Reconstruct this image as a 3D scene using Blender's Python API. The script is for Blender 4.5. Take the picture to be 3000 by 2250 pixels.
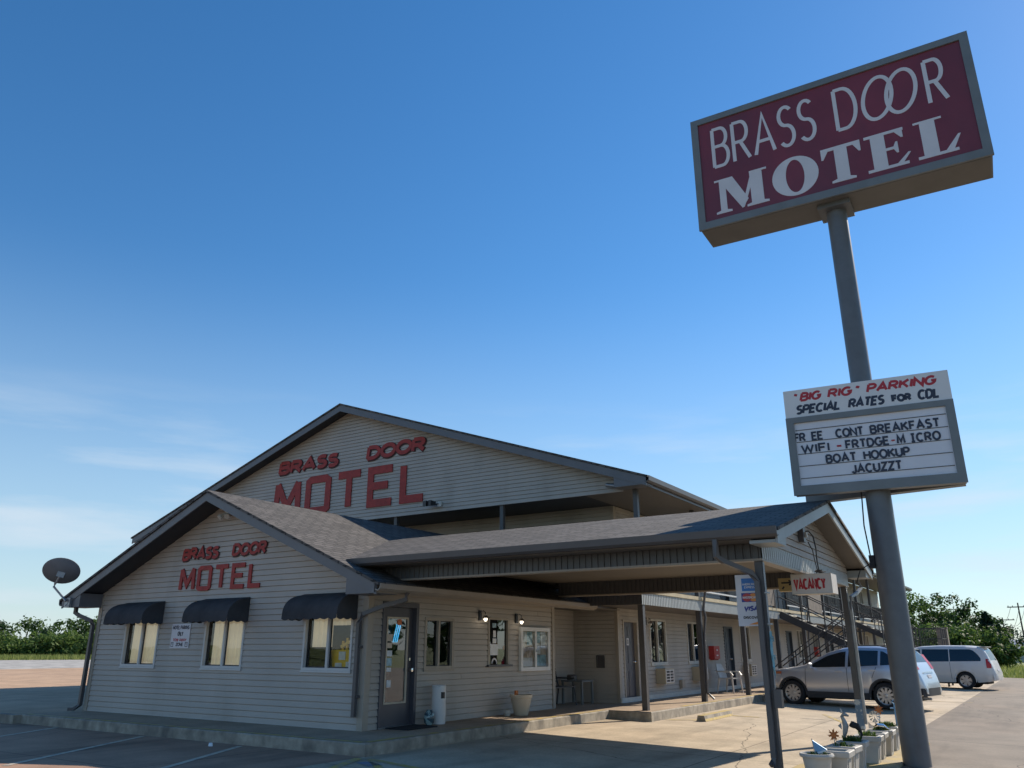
import bpy, bmesh, math, random
from math import sin, cos, pi, radians, sqrt, atan2, floor, hypot
from mathutils import Vector, Matrix
random.seed(11)
SC = bpy.context.scene
for o in list(bpy.data.objects):
    bpy.data.objects.remove(o)
COL = SC.collection

# ------------------------------------------------------------------ camera
PITCH, ROLL, YAW, FPX, EYE = radians(18.53), radians(.09), radians(33.0), 2310.0, 1.5
cd = bpy.data.cameras.new('camera')
cam = bpy.data.objects.new('camera', cd); COL.objects.link(cam)
Fv = Vector((-sin(YAW)*cos(PITCH), cos(YAW)*cos(PITCH), sin(PITCH)))
R0 = Vector((cos(YAW), sin(YAW), 0)); U0 = R0.cross(Fv)
Rv = R0*cos(ROLL) + U0*sin(ROLL); Uv = -R0*sin(ROLL) + U0*cos(ROLL)
M = Matrix((Rv, Uv, -Fv)).transposed().to_4x4(); M.translation = (0, 0, EYE)
cam.matrix_world = M
cd.sensor_fit = 'HORIZONTAL'; cd.sensor_width = 36; cd.lens = 36*FPX/3000
cd.clip_start = .05; cd.clip_end = 6000
SC.camera = cam

# ------------------------------------------------------------------ light
SUN = Vector((.295, .742, .602)).normalized()
sd = bpy.data.lights.new('sun', 'SUN'); sd.energy = 4.9; sd.angle = radians(.53); sd.color = (1, .90, .76)
so = bpy.data.objects.new('sun', sd); COL.objects.link(so)
so.rotation_euler = SUN.to_track_quat('Z', 'Y').to_euler(); so.location = (10, 30, 40)
SC.view_settings.view_transform = 'Standard'; SC.view_settings.look = 'None'
SC.view_settings.gamma = 1; SC.view_settings.exposure = 0.3

W = bpy.data.worlds.new('World'); SC.world = W; W.use_nodes = True
nt = W.node_tree; nt.nodes.clear()
def N(t, **k):
    n = nt.nodes.new(t)
    for a, b in k.items(): setattr(n, a, b)
    return n
def L(a, b): nt.links.new(a, b)
sky = N('ShaderNodeTexSky'); sky.sky_type = 'NISHITA'; sky.sun_disc = False
sky.sun_elevation = math.asin(SUN.z); sky.sun_rotation = atan2(SUN.x, SUN.y)
sky.altitude = 100; sky.air_density = 1.0; sky.dust_density = 0.08; sky.ozone_density = 2.2
bg = N('ShaderNodeBackground'); bg.inputs[1].default_value = .105
tc = N('ShaderNodeTexCoord'); sep = N('ShaderNodeSeparateXYZ'); L(tc.outputs['Generated'], sep.inputs[0])
mp = N('ShaderNodeMapping'); mp.inputs['Scale'].default_value = (2.2, 2.2, 15); mp.inputs['Rotation'].default_value = (.05, -.06, .3)
L(tc.outputs['Generated'], mp.inputs[0])
nz = N('ShaderNodeTexNoise'); nz.inputs['Scale'].default_value = 1.6; nz.inputs['Detail'].default_value = 7; nz.inputs['Roughness'].default_value = .55
L(mp.outputs[0], nz.inputs['Vector'])
cr = N('ShaderNodeValToRGB'); cr.color_ramp.elements[0].position = .47; cr.color_ramp.elements[1].position = .74
L(nz.outputs[0], cr.inputs[0])
ev = N('ShaderNodeValToRGB'); e = ev.color_ramp   # clouds only low in the sky
e.elements[0].position = .0; e.elements[0].color = (.7, .7, .7, 1)
e.elements[1].position = .30; e.elements[1].color = (0, 0, 0, 1)
q = e.elements.new(.2); q.color = (.55, .55, .55, 1)
L(sep.outputs[2], ev.inputs[0])
mu = N('ShaderNodeMath', operation='MULTIPLY'); L(cr.outputs[0], mu.inputs[0]); L(ev.outputs[0], mu.inputs[1])
hs = N('ShaderNodeHueSaturation'); hs.inputs['Saturation'].default_value = 1.30; hs.inputs['Value'].default_value = 1.20
L(sky.outputs[0], hs.inputs['Color'])
hz = N('ShaderNodeMapRange'); hz.interpolation_type = 'SMOOTHSTEP'; hz.inputs[1].default_value = .46; hz.inputs[2].default_value = -.02; hz.inputs[3].default_value = 0; hz.inputs[4].default_value = .70
L(sep.outputs[2], hz.inputs[0])
hm_ = N('ShaderNodeMixRGB'); hm_.inputs[2].default_value = (3.9, 5.2, 6.2, 1); L(hz.outputs[0], hm_.inputs[0]); L(hs.outputs[0], hm_.inputs[1])
mx = N('ShaderNodeMixRGB'); L(mu.outputs[0], mx.inputs[0]); L(hm_.outputs[0], mx.inputs[1]); mx.inputs[2].default_value = (5.6, 6.3, 7.0, 1)
L(mx.outputs[0], bg.inputs[0])
ow = N('ShaderNodeOutputWorld'); L(bg.outputs[0], ow.inputs[0])

# ------------------------------------------------------------------ materials
def mat(name, col, rough=.6, metal=0., spec=.5, nscale=0., namt=0., bump=0., bscale=60., stain=None, coat=0.):
    m = bpy.data.materials.new(name); m.use_nodes = True
    t = m.node_tree; b = t.nodes['Principled BSDF']
    b.inputs['Roughness'].default_value = rough; b.inputs['Metallic'].default_value = metal
    b.inputs['Specular IOR Level'].default_value = spec; b.inputs['Coat Weight'].default_value = coat
    b.inputs['Base Color'].default_value = (*col, 1)
    co = t.nodes.new('ShaderNodeTexCoord')
    src = None
    if namt:
        n = t.nodes.new('ShaderNodeTexNoise'); n.inputs['Scale'].default_value = nscale; n.inputs['Detail'].default_value = 8
        n.inputs['Roughness'].default_value = .6
        t.links.new(co.outputs['Object'], n.inputs['Vector'])
        r = t.nodes.new('ShaderNodeMapRange'); r.inputs[1].default_value = .3; r.inputs[2].default_value = .7
        r.inputs[3].default_value = 1-namt; r.inputs[4].default_value = 1+namt
        t.links.new(n.outputs[0], r.inputs[0])
        mm = t.nodes.new('ShaderNodeMixRGB'); mm.blend_type = 'MULTIPLY'; mm.inputs[0].default_value = 1
        mm.inputs[1].default_value = (*col, 1); t.links.new(r.outputs[0], mm.inputs[2]); src = mm.outputs[0]
    if stain:      # (colour, scale, threshold low, threshold high, amount, stretch)
        sc, s_, lo, hi, am, st = stain
        mpn = t.nodes.new('ShaderNodeMapping'); mpn.inputs['Scale'].default_value = st
        t.links.new(co.outputs['Object'], mpn.inputs[0])
        n2 = t.nodes.new('ShaderNodeTexNoise'); n2.inputs['Scale'].default_value = s_; n2.inputs['Detail'].default_value = 6
        t.links.new(mpn.outputs[0], n2.inputs['Vector'])
        r2 = t.nodes.new('ShaderNodeMapRange'); r2.inputs[1].default_value = lo; r2.inputs[2].default_value = hi; r2.inputs[4].default_value = am
        t.links.new(n2.outputs[0], r2.inputs[0])
        m2 = t.nodes.new('ShaderNodeMixRGB'); m2.inputs[1].default_value = (*col, 1); m2.inputs[2].default_value = (*sc, 1)
        if src: t.links.new(src, m2.inputs[1])
        t.links.new(r2.outputs[0], m2.inputs[0]); src = m2.outputs[0]
    if src: t.links.new(src, b.inputs['Base Color'])
    if bump:
        nb = t.nodes.new('ShaderNodeTexNoise'); nb.inputs['Scale'].default_value = bscale; nb.inputs['Detail'].default_value = 5
        t.links.new(co.outputs['Object'], nb.inputs['Vector'])
        bp = t.nodes.new('ShaderNodeBump'); bp.inputs['Strength'].default_value = bump; bp.inputs['Distance'].default_value = .01
        t.links.new(nb.outputs[0], bp.inputs['Height']); t.links.new(bp.outputs[0], b.inputs['Normal'])
    return m

def emis(name, col, s):
    m = mat(name, col); b = m.node_tree.nodes['Principled BSDF']
    b.inputs['Emission Color'].default_value = (*col, 1); b.inputs['Emission Strength'].default_value = s
    return m

def glass_mat(name, tint=(.86, .88, .86), refl=1.45, rough=.015):
    m = bpy.data.materials.new(name); m.use_nodes = True; t = m.node_tree; t.nodes.clear()
    o = t.nodes.new('ShaderNodeOutputMaterial'); tr = t.nodes.new('ShaderNodeBsdfTransparent'); tr.inputs[0].default_value = (*tint, 1)
    g = t.nodes.new('ShaderNodeBsdfGlossy'); g.inputs['Roughness'].default_value = rough; g.inputs[0].default_value = (.95, .97, 1, 1)
    lw = t.nodes.new('ShaderNodeFresnel'); lw.inputs[0].default_value = refl
    r = t.nodes.new('ShaderNodeMath'); r.operation = 'MULTIPLY'; r.inputs[1].default_value = 1.6
    t.links.new(lw.outputs[0], r.inputs[0])
    nz = t.nodes.new('ShaderNodeTexNoise'); nz.inputs['Scale'].default_value = 1.3
    co = t.nodes.new('ShaderNodeTexCoord'); t.links.new(co.outputs['Object'], nz.inputs['Vector'])
    bp = t.nodes.new('ShaderNodeBump'); bp.inputs['Strength'].default_value = .12; bp.inputs['Distance'].default_value = .02
    t.links.new(nz.outputs[0], bp.inputs['Height']); t.links.new(bp.outputs[0], g.inputs['Normal'])
    mx = t.nodes.new('ShaderNodeMixShader'); t.links.new(r.outputs[0], mx.inputs[0])
    t.links.new(tr.outputs[0], mx.inputs[1]); t.links.new(g.outputs[0], mx.inputs[2]); t.links.new(mx.outputs[0], o.inputs[0])
    return m

def shingle_mat(name, c1, c2):
    m = bpy.data.materials.new(name); m.use_nodes = True; t = m.node_tree; b = t.nodes['Principled BSDF']
    b.inputs['Roughness'].default_value = .85
    uv = t.nodes.new('ShaderNodeUVMap'); uv.uv_map = 'uv'
    br = t.nodes.new('ShaderNodeTexBrick'); br.inputs['Scale'].default_value = 1; br.inputs['Brick Width'].default_value = .28
    br.inputs['Row Height'].default_value = .14; br.inputs['Mortar Size'].default_value = .014; br.inputs['Bias'].default_value = 0
    br.inputs['Color1'].default_value = (*c1, 1); br.inputs['Color2'].default_value = (*c2, 1); br.inputs['Mortar'].default_value = (*[x*.30 for x in c1], 1)
    br.offset = .37
    t.links.new(uv.outputs[0], br.inputs['Vector'])
    n = t.nodes.new('ShaderNodeTexNoise'); n.inputs['Scale'].default_value = 2.2; n.inputs['Detail'].default_value = 9; n.inputs['Roughness'].default_value = .7
    t.links.new(uv.outputs[0], n.inputs['Vector'])
    r = t.nodes.new('ShaderNodeMapRange'); r.inputs[1].default_value = .3; r.inputs[2].default_value = .7; r.inputs[3].default_value = .74; r.inputs[4].default_value = 1.28
    t.links.new(n.outputs[0], r.inputs[0])
    mm = t.nodes.new('ShaderNodeMixRGB'); mm.blend_type = 'MULTIPLY'; mm.inputs[0].default_value = 1
    t.links.new(br.outputs[0], mm.inputs[1]); t.links.new(r.outputs[0], mm.inputs[2]); t.links.new(mm.outputs[0], b.inputs['Base Color'])
    # each course laps the one below: saw-tooth height along the slope
    sx = t.nodes.new('ShaderNodeSeparateXYZ'); t.links.new(uv.outputs[0], sx.inputs[0])
    dv = t.nodes.new('ShaderNodeMath'); dv.operation = 'DIVIDE'; dv.inputs[1].default_value = .14; t.links.new(sx.outputs[1], dv.inputs[0])
    fr = t.nodes.new('ShaderNodeMath'); fr.operation = 'FRACT'; t.links.new(dv.outputs[0], fr.inputs[0])
    sb = t.nodes.new('ShaderNodeMath'); sb.operation = 'SUBTRACT'; sb.inputs[0].default_value = 1; t.links.new(fr.outputs[0], sb.inputs[1])
    n3 = t.nodes.new('ShaderNodeTexNoise'); n3.inputs['Scale'].default_value = 45; t.links.new(uv.outputs[0], n3.inputs['Vector'])
    ad = t.nodes.new('ShaderNodeMath'); ad.operation = 'MULTIPLY_ADD'; ad.inputs[1].default_value = .5
    t.links.new(n3.outputs[0], ad.inputs[0]); t.links.new(sb.outputs[0], ad.inputs[2])
    bp = t.nodes.new('ShaderNodeBump'); bp.inputs['Strength'].default_value = .9; bp.inputs['Distance'].default_value = .018
    t.links.new(ad.outputs[0], bp.inputs['Height']); t.links.new(bp.outputs[0], b.inputs['Normal'])
    return m

def lot_mat(name, col, jx, jy, jw=.012, stain=.55, warm=(.33, .20, .12)):
    """weathered concrete paving: blotches, oil stains, sawn joints every jx by jy metres, hairline cracks"""
    m = bpy.data.materials.new(name); m.use_nodes = True; t = m.node_tree; b = t.nodes['Principled BSDF']
    b.inputs['Roughness'].default_value = .82; b.inputs['Specular IOR Level'].default_value = .35
    co = t.nodes.new('ShaderNodeTexCoord')
    def noise(scale, det, stretch=(1, 1, 1), rot=0):
        mp = t.nodes.new('ShaderNodeMapping'); mp.inputs['Scale'].default_value = stretch; mp.inputs['Rotation'].default_value = (0, 0, rot)
        t.links.new(co.outputs['Object'], mp.inputs[0])
        n = t.nodes.new('ShaderNodeTexNoise'); n.inputs['Scale'].default_value = scale; n.inputs['Detail'].default_value = det; n.inputs['Roughness'].default_value = .62
        t.links.new(mp.outputs[0], n.inputs['Vector']); return n.outputs[0]
    def rng(s, a, b_, c, d):
        r = t.nodes.new('ShaderNodeMapRange'); r.inputs[1].default_value = a; r.inputs[2].default_value = b_; r.inputs[3].default_value = c; r.inputs[4].default_value = d
        t.links.new(s, r.inputs[0]); return r.outputs[0]
    def mix(fac, a, colr, mode='MIX'):
        x = t.nodes.new('ShaderNodeMixRGB'); x.blend_type = mode
        if isinstance(fac, float): x.inputs[0].default_value = fac
        else: t.links.new(fac, x.inputs[0])
        if isinstance(a, tuple): x.inputs[1].default_value = (*a, 1)
        else: t.links.new(a, x.inputs[1])
        if isinstance(colr, tuple): x.inputs[2].default_value = (*colr, 1)
        else: t.links.new(colr, x.inputs[2])
        return x.outputs[0]
    c = mix(rng(noise(.16, 6), .45, .7, 0, .55), col, warm)
    c = mix(1.0, c, rng(noise(1.1, 10), .25, .75, .72, 1.25), 'MULTIPLY')
    c = mix(1.0, c, rng(noise(26, 4), .25, .75, .82, 1.16), 'MULTIPLY')
    c = mix(rng(noise(.55, 5, (1.0, .35, 1), .5), .58, .74, 0, stain), c, tuple(x*.33 for x in col))
    c = mix(rng(noise(2.2, 3), .68, .76, 0, .6), c, tuple(x*.3 for x in col))
    c = mix(rng(noise(.9, 4, (1.0, .12, 1), .5), .50, .66, 0, stain*.85), c, tuple(x*.4 for x in col))
    sp = t.nodes.new('ShaderNodeSeparateXYZ'); t.links.new(co.outputs['Object'], sp.inputs[0])
    wob = rng(noise(.5, 2), 0, 1, -.04, .04)
    jm = None
    for ax, per in ((0, jx), (1, jy)):
        if not per: continue
        a = t.nodes.new('ShaderNodeMath'); a.operation = 'ADD'; t.links.new(sp.outputs[ax], a.inputs[0]); t.links.new(wob, a.inputs[1])
        d = t.nodes.new('ShaderNodeMath'); d.operation = 'PINGPONG'; d.inputs[1].default_value = per/2; t.links.new(a.outputs[0], d.inputs[0])
        l = t.nodes.new('ShaderNodeMath'); l.operation = 'LESS_THAN'; l.inputs[1].default_value = jw; t.links.new(d.outputs[0], l.inputs[0])
        if jm is None: jm = l.outputs[0]
        else:
            k = t.nodes.new('ShaderNodeMath'); k.operation = 'MAXIMUM'; t.links.new(jm, k.inputs[0]); t.links.new(l.outputs[0], k.inputs[1]); jm = k.outputs[0]
    vo = t.nodes.new('ShaderNodeTexVoronoi'); vo.feature = 'DISTANCE_TO_EDGE'; vo.inputs['Scale'].default_value = .13
    mp = t.nodes.new('ShaderNodeMapping'); t.links.new(co.outputs['Object'], mp.inputs[0])
    ds = t.nodes.new('ShaderNodeMixRGB'); ds.blend_type = 'ADD'; ds.inputs[0].default_value = .35
    nn = t.nodes.new('ShaderNodeTexNoise'); nn.inputs['Scale'].default_value = 1.5; t.links.new(co.outputs['Object'], nn.inputs['Vector'])
    t.links.new(mp.outputs[0], ds.inputs[1]); t.links.new(nn.outputs['Color'], ds.inputs[2]); t.links.new(ds.outputs[0], vo.inputs['Vector'])
    lt = t.nodes.new('ShaderNodeMath'); lt.operation = 'LESS_THAN'; lt.inputs[1].default_value = .0011; t.links.new(vo.outputs['Distance'], lt.inputs[0])
    if jm is not None:
        k = t.nodes.new('ShaderNodeMath'); k.operation = 'MAXIMUM'; t.links.new(jm, k.inputs[0]); t.links.new(lt.outputs[0], k.inputs[1]); jm = k.outputs[0]
        f = t.nodes.new('ShaderNodeMath'); f.operation = 'MULTIPLY'; f.inputs[1].default_value = .75; t.links.new(jm, f.inputs[0])
        c = mix(f.outputs[0], c, tuple(x*.22 for x in col))
    t.links.new(c, b.inputs['Base Color'])
    bp = t.nodes.new('ShaderNodeBump'); bp.inputs['Strength'].default_value = .35; bp.inputs['Distance'].default_value = .006
    t.links.new(noise(40, 6), bp.inputs['Height']); t.links.new(bp.outputs[0], b.inputs['Normal'])
    return m

def leaf_mat(name, c1, c2):
    m = bpy.data.materials.new(name); m.use_nodes = True; t = m.node_tree; b = t.nodes['Principled BSDF']
    b.inputs['Roughness'].default_value = .6; b.inputs['Specular IOR Level'].default_value = .3
    g = t.nodes.new('ShaderNodeNewGeometry'); r = t.nodes.new('ShaderNodeValToRGB')
    r.color_ramp.elements[0].color = (*c1, 1); r.color_ramp.elements[1].color = (*c2, 1)
    t.links.new(g.outputs['Random Per Island'], r.inputs[0]); t.links.new(r.outputs[0], b.inputs['Base Color'])
    tr = t.nodes.new('ShaderNodeBsdfTranslucent'); t.links.new(r.outputs[0], tr.inputs[0])
    mx = t.nodes.new('ShaderNodeMixShader'); mx.inputs[0].default_value = .42
    o = t.nodes['Material Output']; t.links.new(b.outputs[0], mx.inputs[1]); t.links.new(tr.outputs[0], mx.inputs[2]); t.links.new(mx.outputs[0], o.inputs[0])
    return m

MT = dict(
 siding=mat('vinyl_siding', (.43, .39, .345), .55, 0, .35, .9, .09, stain=((.22, .19, .155), 1.3, .52, .8, .5, (1, 1, .18))),
 trimtan=mat('tan_trim', (.36, .31, .25), .5, nscale=3, namt=.06),
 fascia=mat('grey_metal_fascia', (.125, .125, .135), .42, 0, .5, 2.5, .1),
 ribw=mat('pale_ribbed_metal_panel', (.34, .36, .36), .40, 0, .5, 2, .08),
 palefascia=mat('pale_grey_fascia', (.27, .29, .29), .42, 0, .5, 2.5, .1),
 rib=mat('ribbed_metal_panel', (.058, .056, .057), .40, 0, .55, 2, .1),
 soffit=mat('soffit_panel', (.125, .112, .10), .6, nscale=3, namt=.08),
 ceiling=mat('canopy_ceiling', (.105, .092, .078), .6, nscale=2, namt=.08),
 gutter=mat('grey_gutter', (.085, .08, .082), .38, 0, .5, 3, .1),
 tangutter=mat('tan_gutter', (.27, .23, .19), .4, 0, .5, 3, .08),
 post=mat('grey_post_paint', (.072, .07, .072), .45, 0, .5, 4, .12, .15, 40),
 shingle=shingle_mat('asphalt_shingle', (.070, .062, .055), (.122, .109, .098)),
 white=mat('white_paint', (.72, .71, .69), .45, nscale=4, namt=.05),
 offwhite=mat('weathered_white', (.55, .53, .48), .5, nscale=5, namt=.1),
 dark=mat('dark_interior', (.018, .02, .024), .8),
 door=mat('charcoal_door', (.075, .075, .088), .42, nscale=4, namt=.08),
 doorblue=mat('slate_door', (.05, .065, .085), .45, nscale=4, namt=.08),
 glass=glass_mat('window_glass'),
 doorglass=glass_mat('door_glass', (.40, .45, .45), 1.75),
 curtain=mat('cream_curtain', (.76, .68, .52), .8, nscale=3, namt=.12, stain=((.42, .33, .2), 2.5, .6, .75, .5, (1, 1, .3))),
 greycurtain=mat('grey_curtain', (.14, .14, .14), .85, nscale=8, namt=.25),
 awning=mat('charcoal_canvas', (.052, .052, .056), .85, 0, .2, 2.2, .28, .35, 22),
 red=mat('painted_red_wood', (.33, .028, .022), .6, nscale=9, namt=.22, bump=.2, bscale=25),
 reddark=mat('dark_red_edge', (.05, .012, .012), .65),
 metal=mat('galvanised_metal', (.30, .31, .32), .42, .6, .5, 6, .2),
 polepaint=mat('grey_pole_paint', (.125, .133, .142), .42, 0, .5, 3, .14, stain=((.10, .075, .06), 3, .6, .72, .6, (1, 1, .15))),
 signgrey=mat('sign_cabinet_grey', (.165, .18, .185), .4, 0, .5, 2, .12, stain=((.13, .12, .1), 2, .55, .8, .5, (1, 1, .3))),
 signunder=mat('sign_underside_tan', (.15, .142, .13), .55, nscale=2, namt=.12),
 burgundy=mat('burgundy_sign_face', (.19, .034, .046), .35, 0, .5, .8, .2, stain=((.11, .035, .045), .9, .45, .7, .6, (1, 1, .4))),
 signwhite=mat('sign_white_letter', (.62, .60, .62), .4, nscale=2, namt=.06),
 boardwhite=mat('reader_board_white', (.66, .66, .70), .35, nscale=2, namt=.05),
 headwhite=mat('header_panel_white', (.68, .67, .66), .4, nscale=2, namt=.05),
 black=mat('black_letter', (.012, .013, .018), .45),
 navy=mat('navy_letter', (.02, .025, .05), .45),
 sgnred=mat('red_letter', (.42, .02, .03), .45),
 concrete=lot_mat('sidewalk_concrete', (.41, .305, .215), 0, 3.2, .008, .45, (.30, .22, .14)),
 curbface=mat('curb_concrete', (.33, .29, .23), .85, nscale=5, namt=.35, bump=.5, bscale=30, stain=((.10, .09, .08), 2.2, .45, .7, .75, (1, 1, .5))),
 drive=lot_mat('drive_lane_paving', (.205, .168, .13), 0, 9, .02, .7, (.23, .165, .115)),
 lot=lot_mat('parking_lot_concrete', (.50, .41, .295), 4.6, 4.3, .012, .65, (.42, .31, .21)),
 frontlot=lot_mat('front_lot_concrete', (.37, .225, .15), 5.2, 3.4, .014, .85, (.34, .21, .14)),
 sidelot=lot_mat('side_lot_concrete', (.48, .32, .205), 6, 6, .015, .4, (.42, .27, .16)),
 gravel=mat('gravel', (.36, .34, .31), .95, nscale=.9, namt=.55, bump=.8, bscale=5),
 yellow=mat('worn_yellow_paint', (.50, .36, .10), .7, nscale=6, namt=.2, stain=((.36, .30, .22), 5, .42, .62, .85, (1, 1, 1))),
 whiteline=mat('worn_white_paint', (.62, .52, .38), .75, nscale=6, namt=.2, stain=((.28, .26, .23), 6, .45, .65, .85, (1, 1, 1))),
 blueline=mat('worn_blue_paint', (.10, .20, .36), .7, nscale=6, namt=.2, stain=((.27, .25, .22), 5, .4, .6, .85, (1, 1, 1))),
 grass=mat('field_grass', (.16, .20, .055), .9, nscale=.6, namt=.35, bump=1, bscale=3, stain=((.20, .19, .08), .25, .45, .7, .7, (1, 1, 1))),
 plastic=mat('white_plastic', (.62, .58, .52), .4, nscale=5, namt=.05),
 planter=mat('pale_resin_planter', (.46, .44, .40), .55, nscale=4, namt=.14, bump=.1),
 cream=mat('cream_resin', (.55, .47, .36), .5, nscale=4, namt=.06),
 soil=mat('potting_soil', (.05, .04, .03), .95, nscale=20, namt=.4, bump=.8, bscale=40),
 rust=mat('rusty_orange_metal', (.42, .13, .03), .5, .3, .5, 12, .3),
 bluemetal=mat('blue_enamel', (.16, .33, .52), .4, .2, .5, 8, .2),
 teal=mat('weathered_teal_metal', (.16, .34, .40), .5, .2, .5, 8, .25),
 greymetal=mat('weathered_grey_ornament', (.28, .30, .30), .5, .4, .5, 9, .25),
 rubber=mat('rubber', (.016, .016, .018), .75, nscale=20, namt=.2),
 mat_=mat('door_mat', (.012, .012, .015), .95, bump=.6, bscale=80),
 bulb=emis('lit_bulb', (1, .88, .70), 4),
 redbox=mat('red_enamel', (.42, .03, .03), .35),
 acbeige=mat('beige_air_conditioner', (.42, .37, .27), .5, nscale=3, namt=.05),
 deckedge=mat('weathered_deck_edge', (.42, .36, .24), .75, nscale=3, namt=.15),
 wood=mat('grey_weathered_wood', (.20, .175, .15), .8, nscale=4, namt=.2),
 railw=mat('white_rail', (.58, .58, .57), .4), raild=mat('dark_steel_rail', (.05, .05, .055), .45, .3),
 bark=mat('bark', (.07, .055, .04), .9, nscale=8, namt=.3, bump=.6, bscale=20),
 leaf1=leaf_mat('leaf_mid', (.035, .075, .018), (.11, .175, .040)),
 leaf2=leaf_mat('leaf_dark', (.020, .048, .018), (.07, .125, .034)),
 leaf3=leaf_mat('leaf_light', (.055, .11, .022), (.15, .215, .052)),
 leaf4=leaf_mat('leaf_conifer', (.014, .034, .024), (.045, .078, .044)),
 blade=leaf_mat('grass_blade', (.12, .17, .035), (.30, .32, .10)),
 winframe=mat('window_frame_vinyl', (.56, .55, .53), .5, nscale=3, namt=.06),
 tread=mat('pale_stair_tread', (.52, .48, .40), .7, nscale=4, namt=.12),
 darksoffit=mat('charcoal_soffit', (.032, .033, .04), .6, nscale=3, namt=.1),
 silver=mat('silver_car_paint', (.60, .61, .64), .30, .62, .5, coat=.5),
 whitecar=mat('white_car_paint', (.74, .72, .69), .35, .0, .5, coat=.4),
 cladding=mat('black_cladding', (.03, .032, .036), .55),
 carglass=mat('tinted_car_glass', (.010, .016, .020), .04, 0, .9),
 redlamp=mat('red_lamp_lens', (.50, .010, .014), .3),
 clearlamp=mat('clear_lamp_lens', (.55, .56, .58), .12, .3, coat=.6),
 amber=mat('amber_lamp_lens', (.55, .16, .06), .15, coat=.6),
 rim=mat('alloy_rim', (.52, .52, .53), .3, .8),
 chrome=mat('chrome', (.7, .7, .7), .12, 1),
 paper=mat('paper', (.75, .78, .80), .8, nscale=14, namt=.12),
 paperblue=mat('printed_blue_poster', (.34, .52, .60), .6, nscale=9, namt=.5),
 papertan=mat('printed_tan_poster', (.56, .47, .38), .6, nscale=9, namt=.4),
 neonblue=emis('blue_neon', (.10, .55, .9), 1.2),
 yellowtoy=mat('yellow_plastic', (.92, .56, .03), .4, nscale=4, namt=.1),
 orange=mat('orange_sticker', (.6, .15, .04), .5),
 cardblue=mat('card_sign_blue', (.02, .15, .45), .4), cardred=mat('card_sign_red', (.45, .03, .03), .4),
 cardorange=mat('card_sign_orange', (.75, .25, .03), .4), cardnavy=mat('card_sign_navy', (.02, .03, .22), .4),
 vacface=mat('vacancy_face', (.62, .57, .52), .45, nscale=3, namt=.07),
 yelbox=mat('yellowed_sign_face', (.45, .33, .14), .5, nscale=4, namt=.25),
)

# the drawn curtains are lit from the room behind them
_b = MT['curtain'].node_tree.nodes['Principled BSDF']; _b.inputs['Emission Color'].default_value = (1, .86, .62, 1); _b.inputs['Emission Strength'].default_value = .13

# ------------------------------------------------------------------ mesh builder
class MB:
    """collects faces in world (or thing-local) metres; build() links them as ONE mesh object"""
    def __init__(s): s.v = []; s.f = []; s.m = None; s.mi = []; s.cur = 0
    def pt(s, p):
        p = Vector(p)
        if s.m is not None: p = s.m @ p
        s.v.append(p); return len(s.v)-1
    def face(s, pts): s.f.append([s.pt(p) for p in pts]); s.mi.append(s.cur)
    def idx(s, ids): s.f.append(list(ids)); s.mi.append(s.cur)
    def box(s, x0, y0, z0, x1, y1, z1):
        i = [s.pt(p) for p in ((x0,y0,z0),(x1,y0,z0),(x1,y1,z0),(x0,y1,z0),(x0,y0,z1),(x1,y0,z1),(x1,y1,z1),(x0,y1,z1))]
        for q in ((3,2,1,0),(4,5,6,7),(0,1,5,4),(1,2,6,5),(2,3,7,6),(3,0,4,7)): s.idx([i[k] for k in q])
    def hexa(s, b, t):
        """closed prism between two matching polygons"""
        a = [s.pt(p) for p in b]; c = [s.pt(p) for p in t]; n = len(a)
        s.idx(a[::-1]); s.idx(c)
        for k in range(n): s.idx([a[k], a[(k+1) % n], c[(k+1) % n], c[k]])
    def ring(s, rings, cap=True, closed=True):
        R = [[s.pt(p) for p in r] for r in rings]; n = len(R[0])
        for a, b in zip(R, R[1:]):
            for k in range(n if closed else n-1): s.idx([a[k], a[(k+1) % n], b[(k+1) % n], b[k]])
        if cap: s.idx(R[0][::-1]); s.idx(R[-1])
    def tube(s, pts, r, n=8, cap=True, flat=1.0):
        pts = [Vector(p) for p in pts]; rings = []
        for i, p in enumerate(pts):
            d = (pts[min(i+1, len(pts)-1)] - pts[max(i-1, 0)]).normalized()
            up = Vector((0, 0, 1)) if abs(d.z) < .95 else Vector((0, 1, 0))
            a = d.cross(up).normalized(); b = a.cross(d).normalized()
            rr = r[i] if isinstance(r, (list, tuple)) else r
            rings.append([p + a*cos(2*pi*k/n + pi/n)*rr + b*sin(2*pi*k/n + pi/n)*rr*flat for k in range(n)])
        s.ring(rings, cap)
    def bar(s, a, b, w, h=None):
        """rectangular bar from a to b"""
        h = h or w; a = Vector(a); b = Vector(b); d = (b-a).normalized()
        up = Vector((0, 0, 1)) if abs(d.z) < .95 else Vector((0, 1, 0))
        u = d.cross(up).normalized()*w/2; v = u.cross(d).normalized()*h/2
        s.hexa([a-u-v, a+u-v, a+u+v, a-u+v], [b-u-v, b+u-v, b+u+v, b-u+v])
    def lathe(s, prof, n=20, c=(0, 0, 0), cap=True):
        c = Vector(c)
        s.ring([[c + Vector((r*cos(2*pi*k/n), r*sin(2*pi*k/n), z)) for k in range(n)] for r, z in prof], cap)

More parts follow.
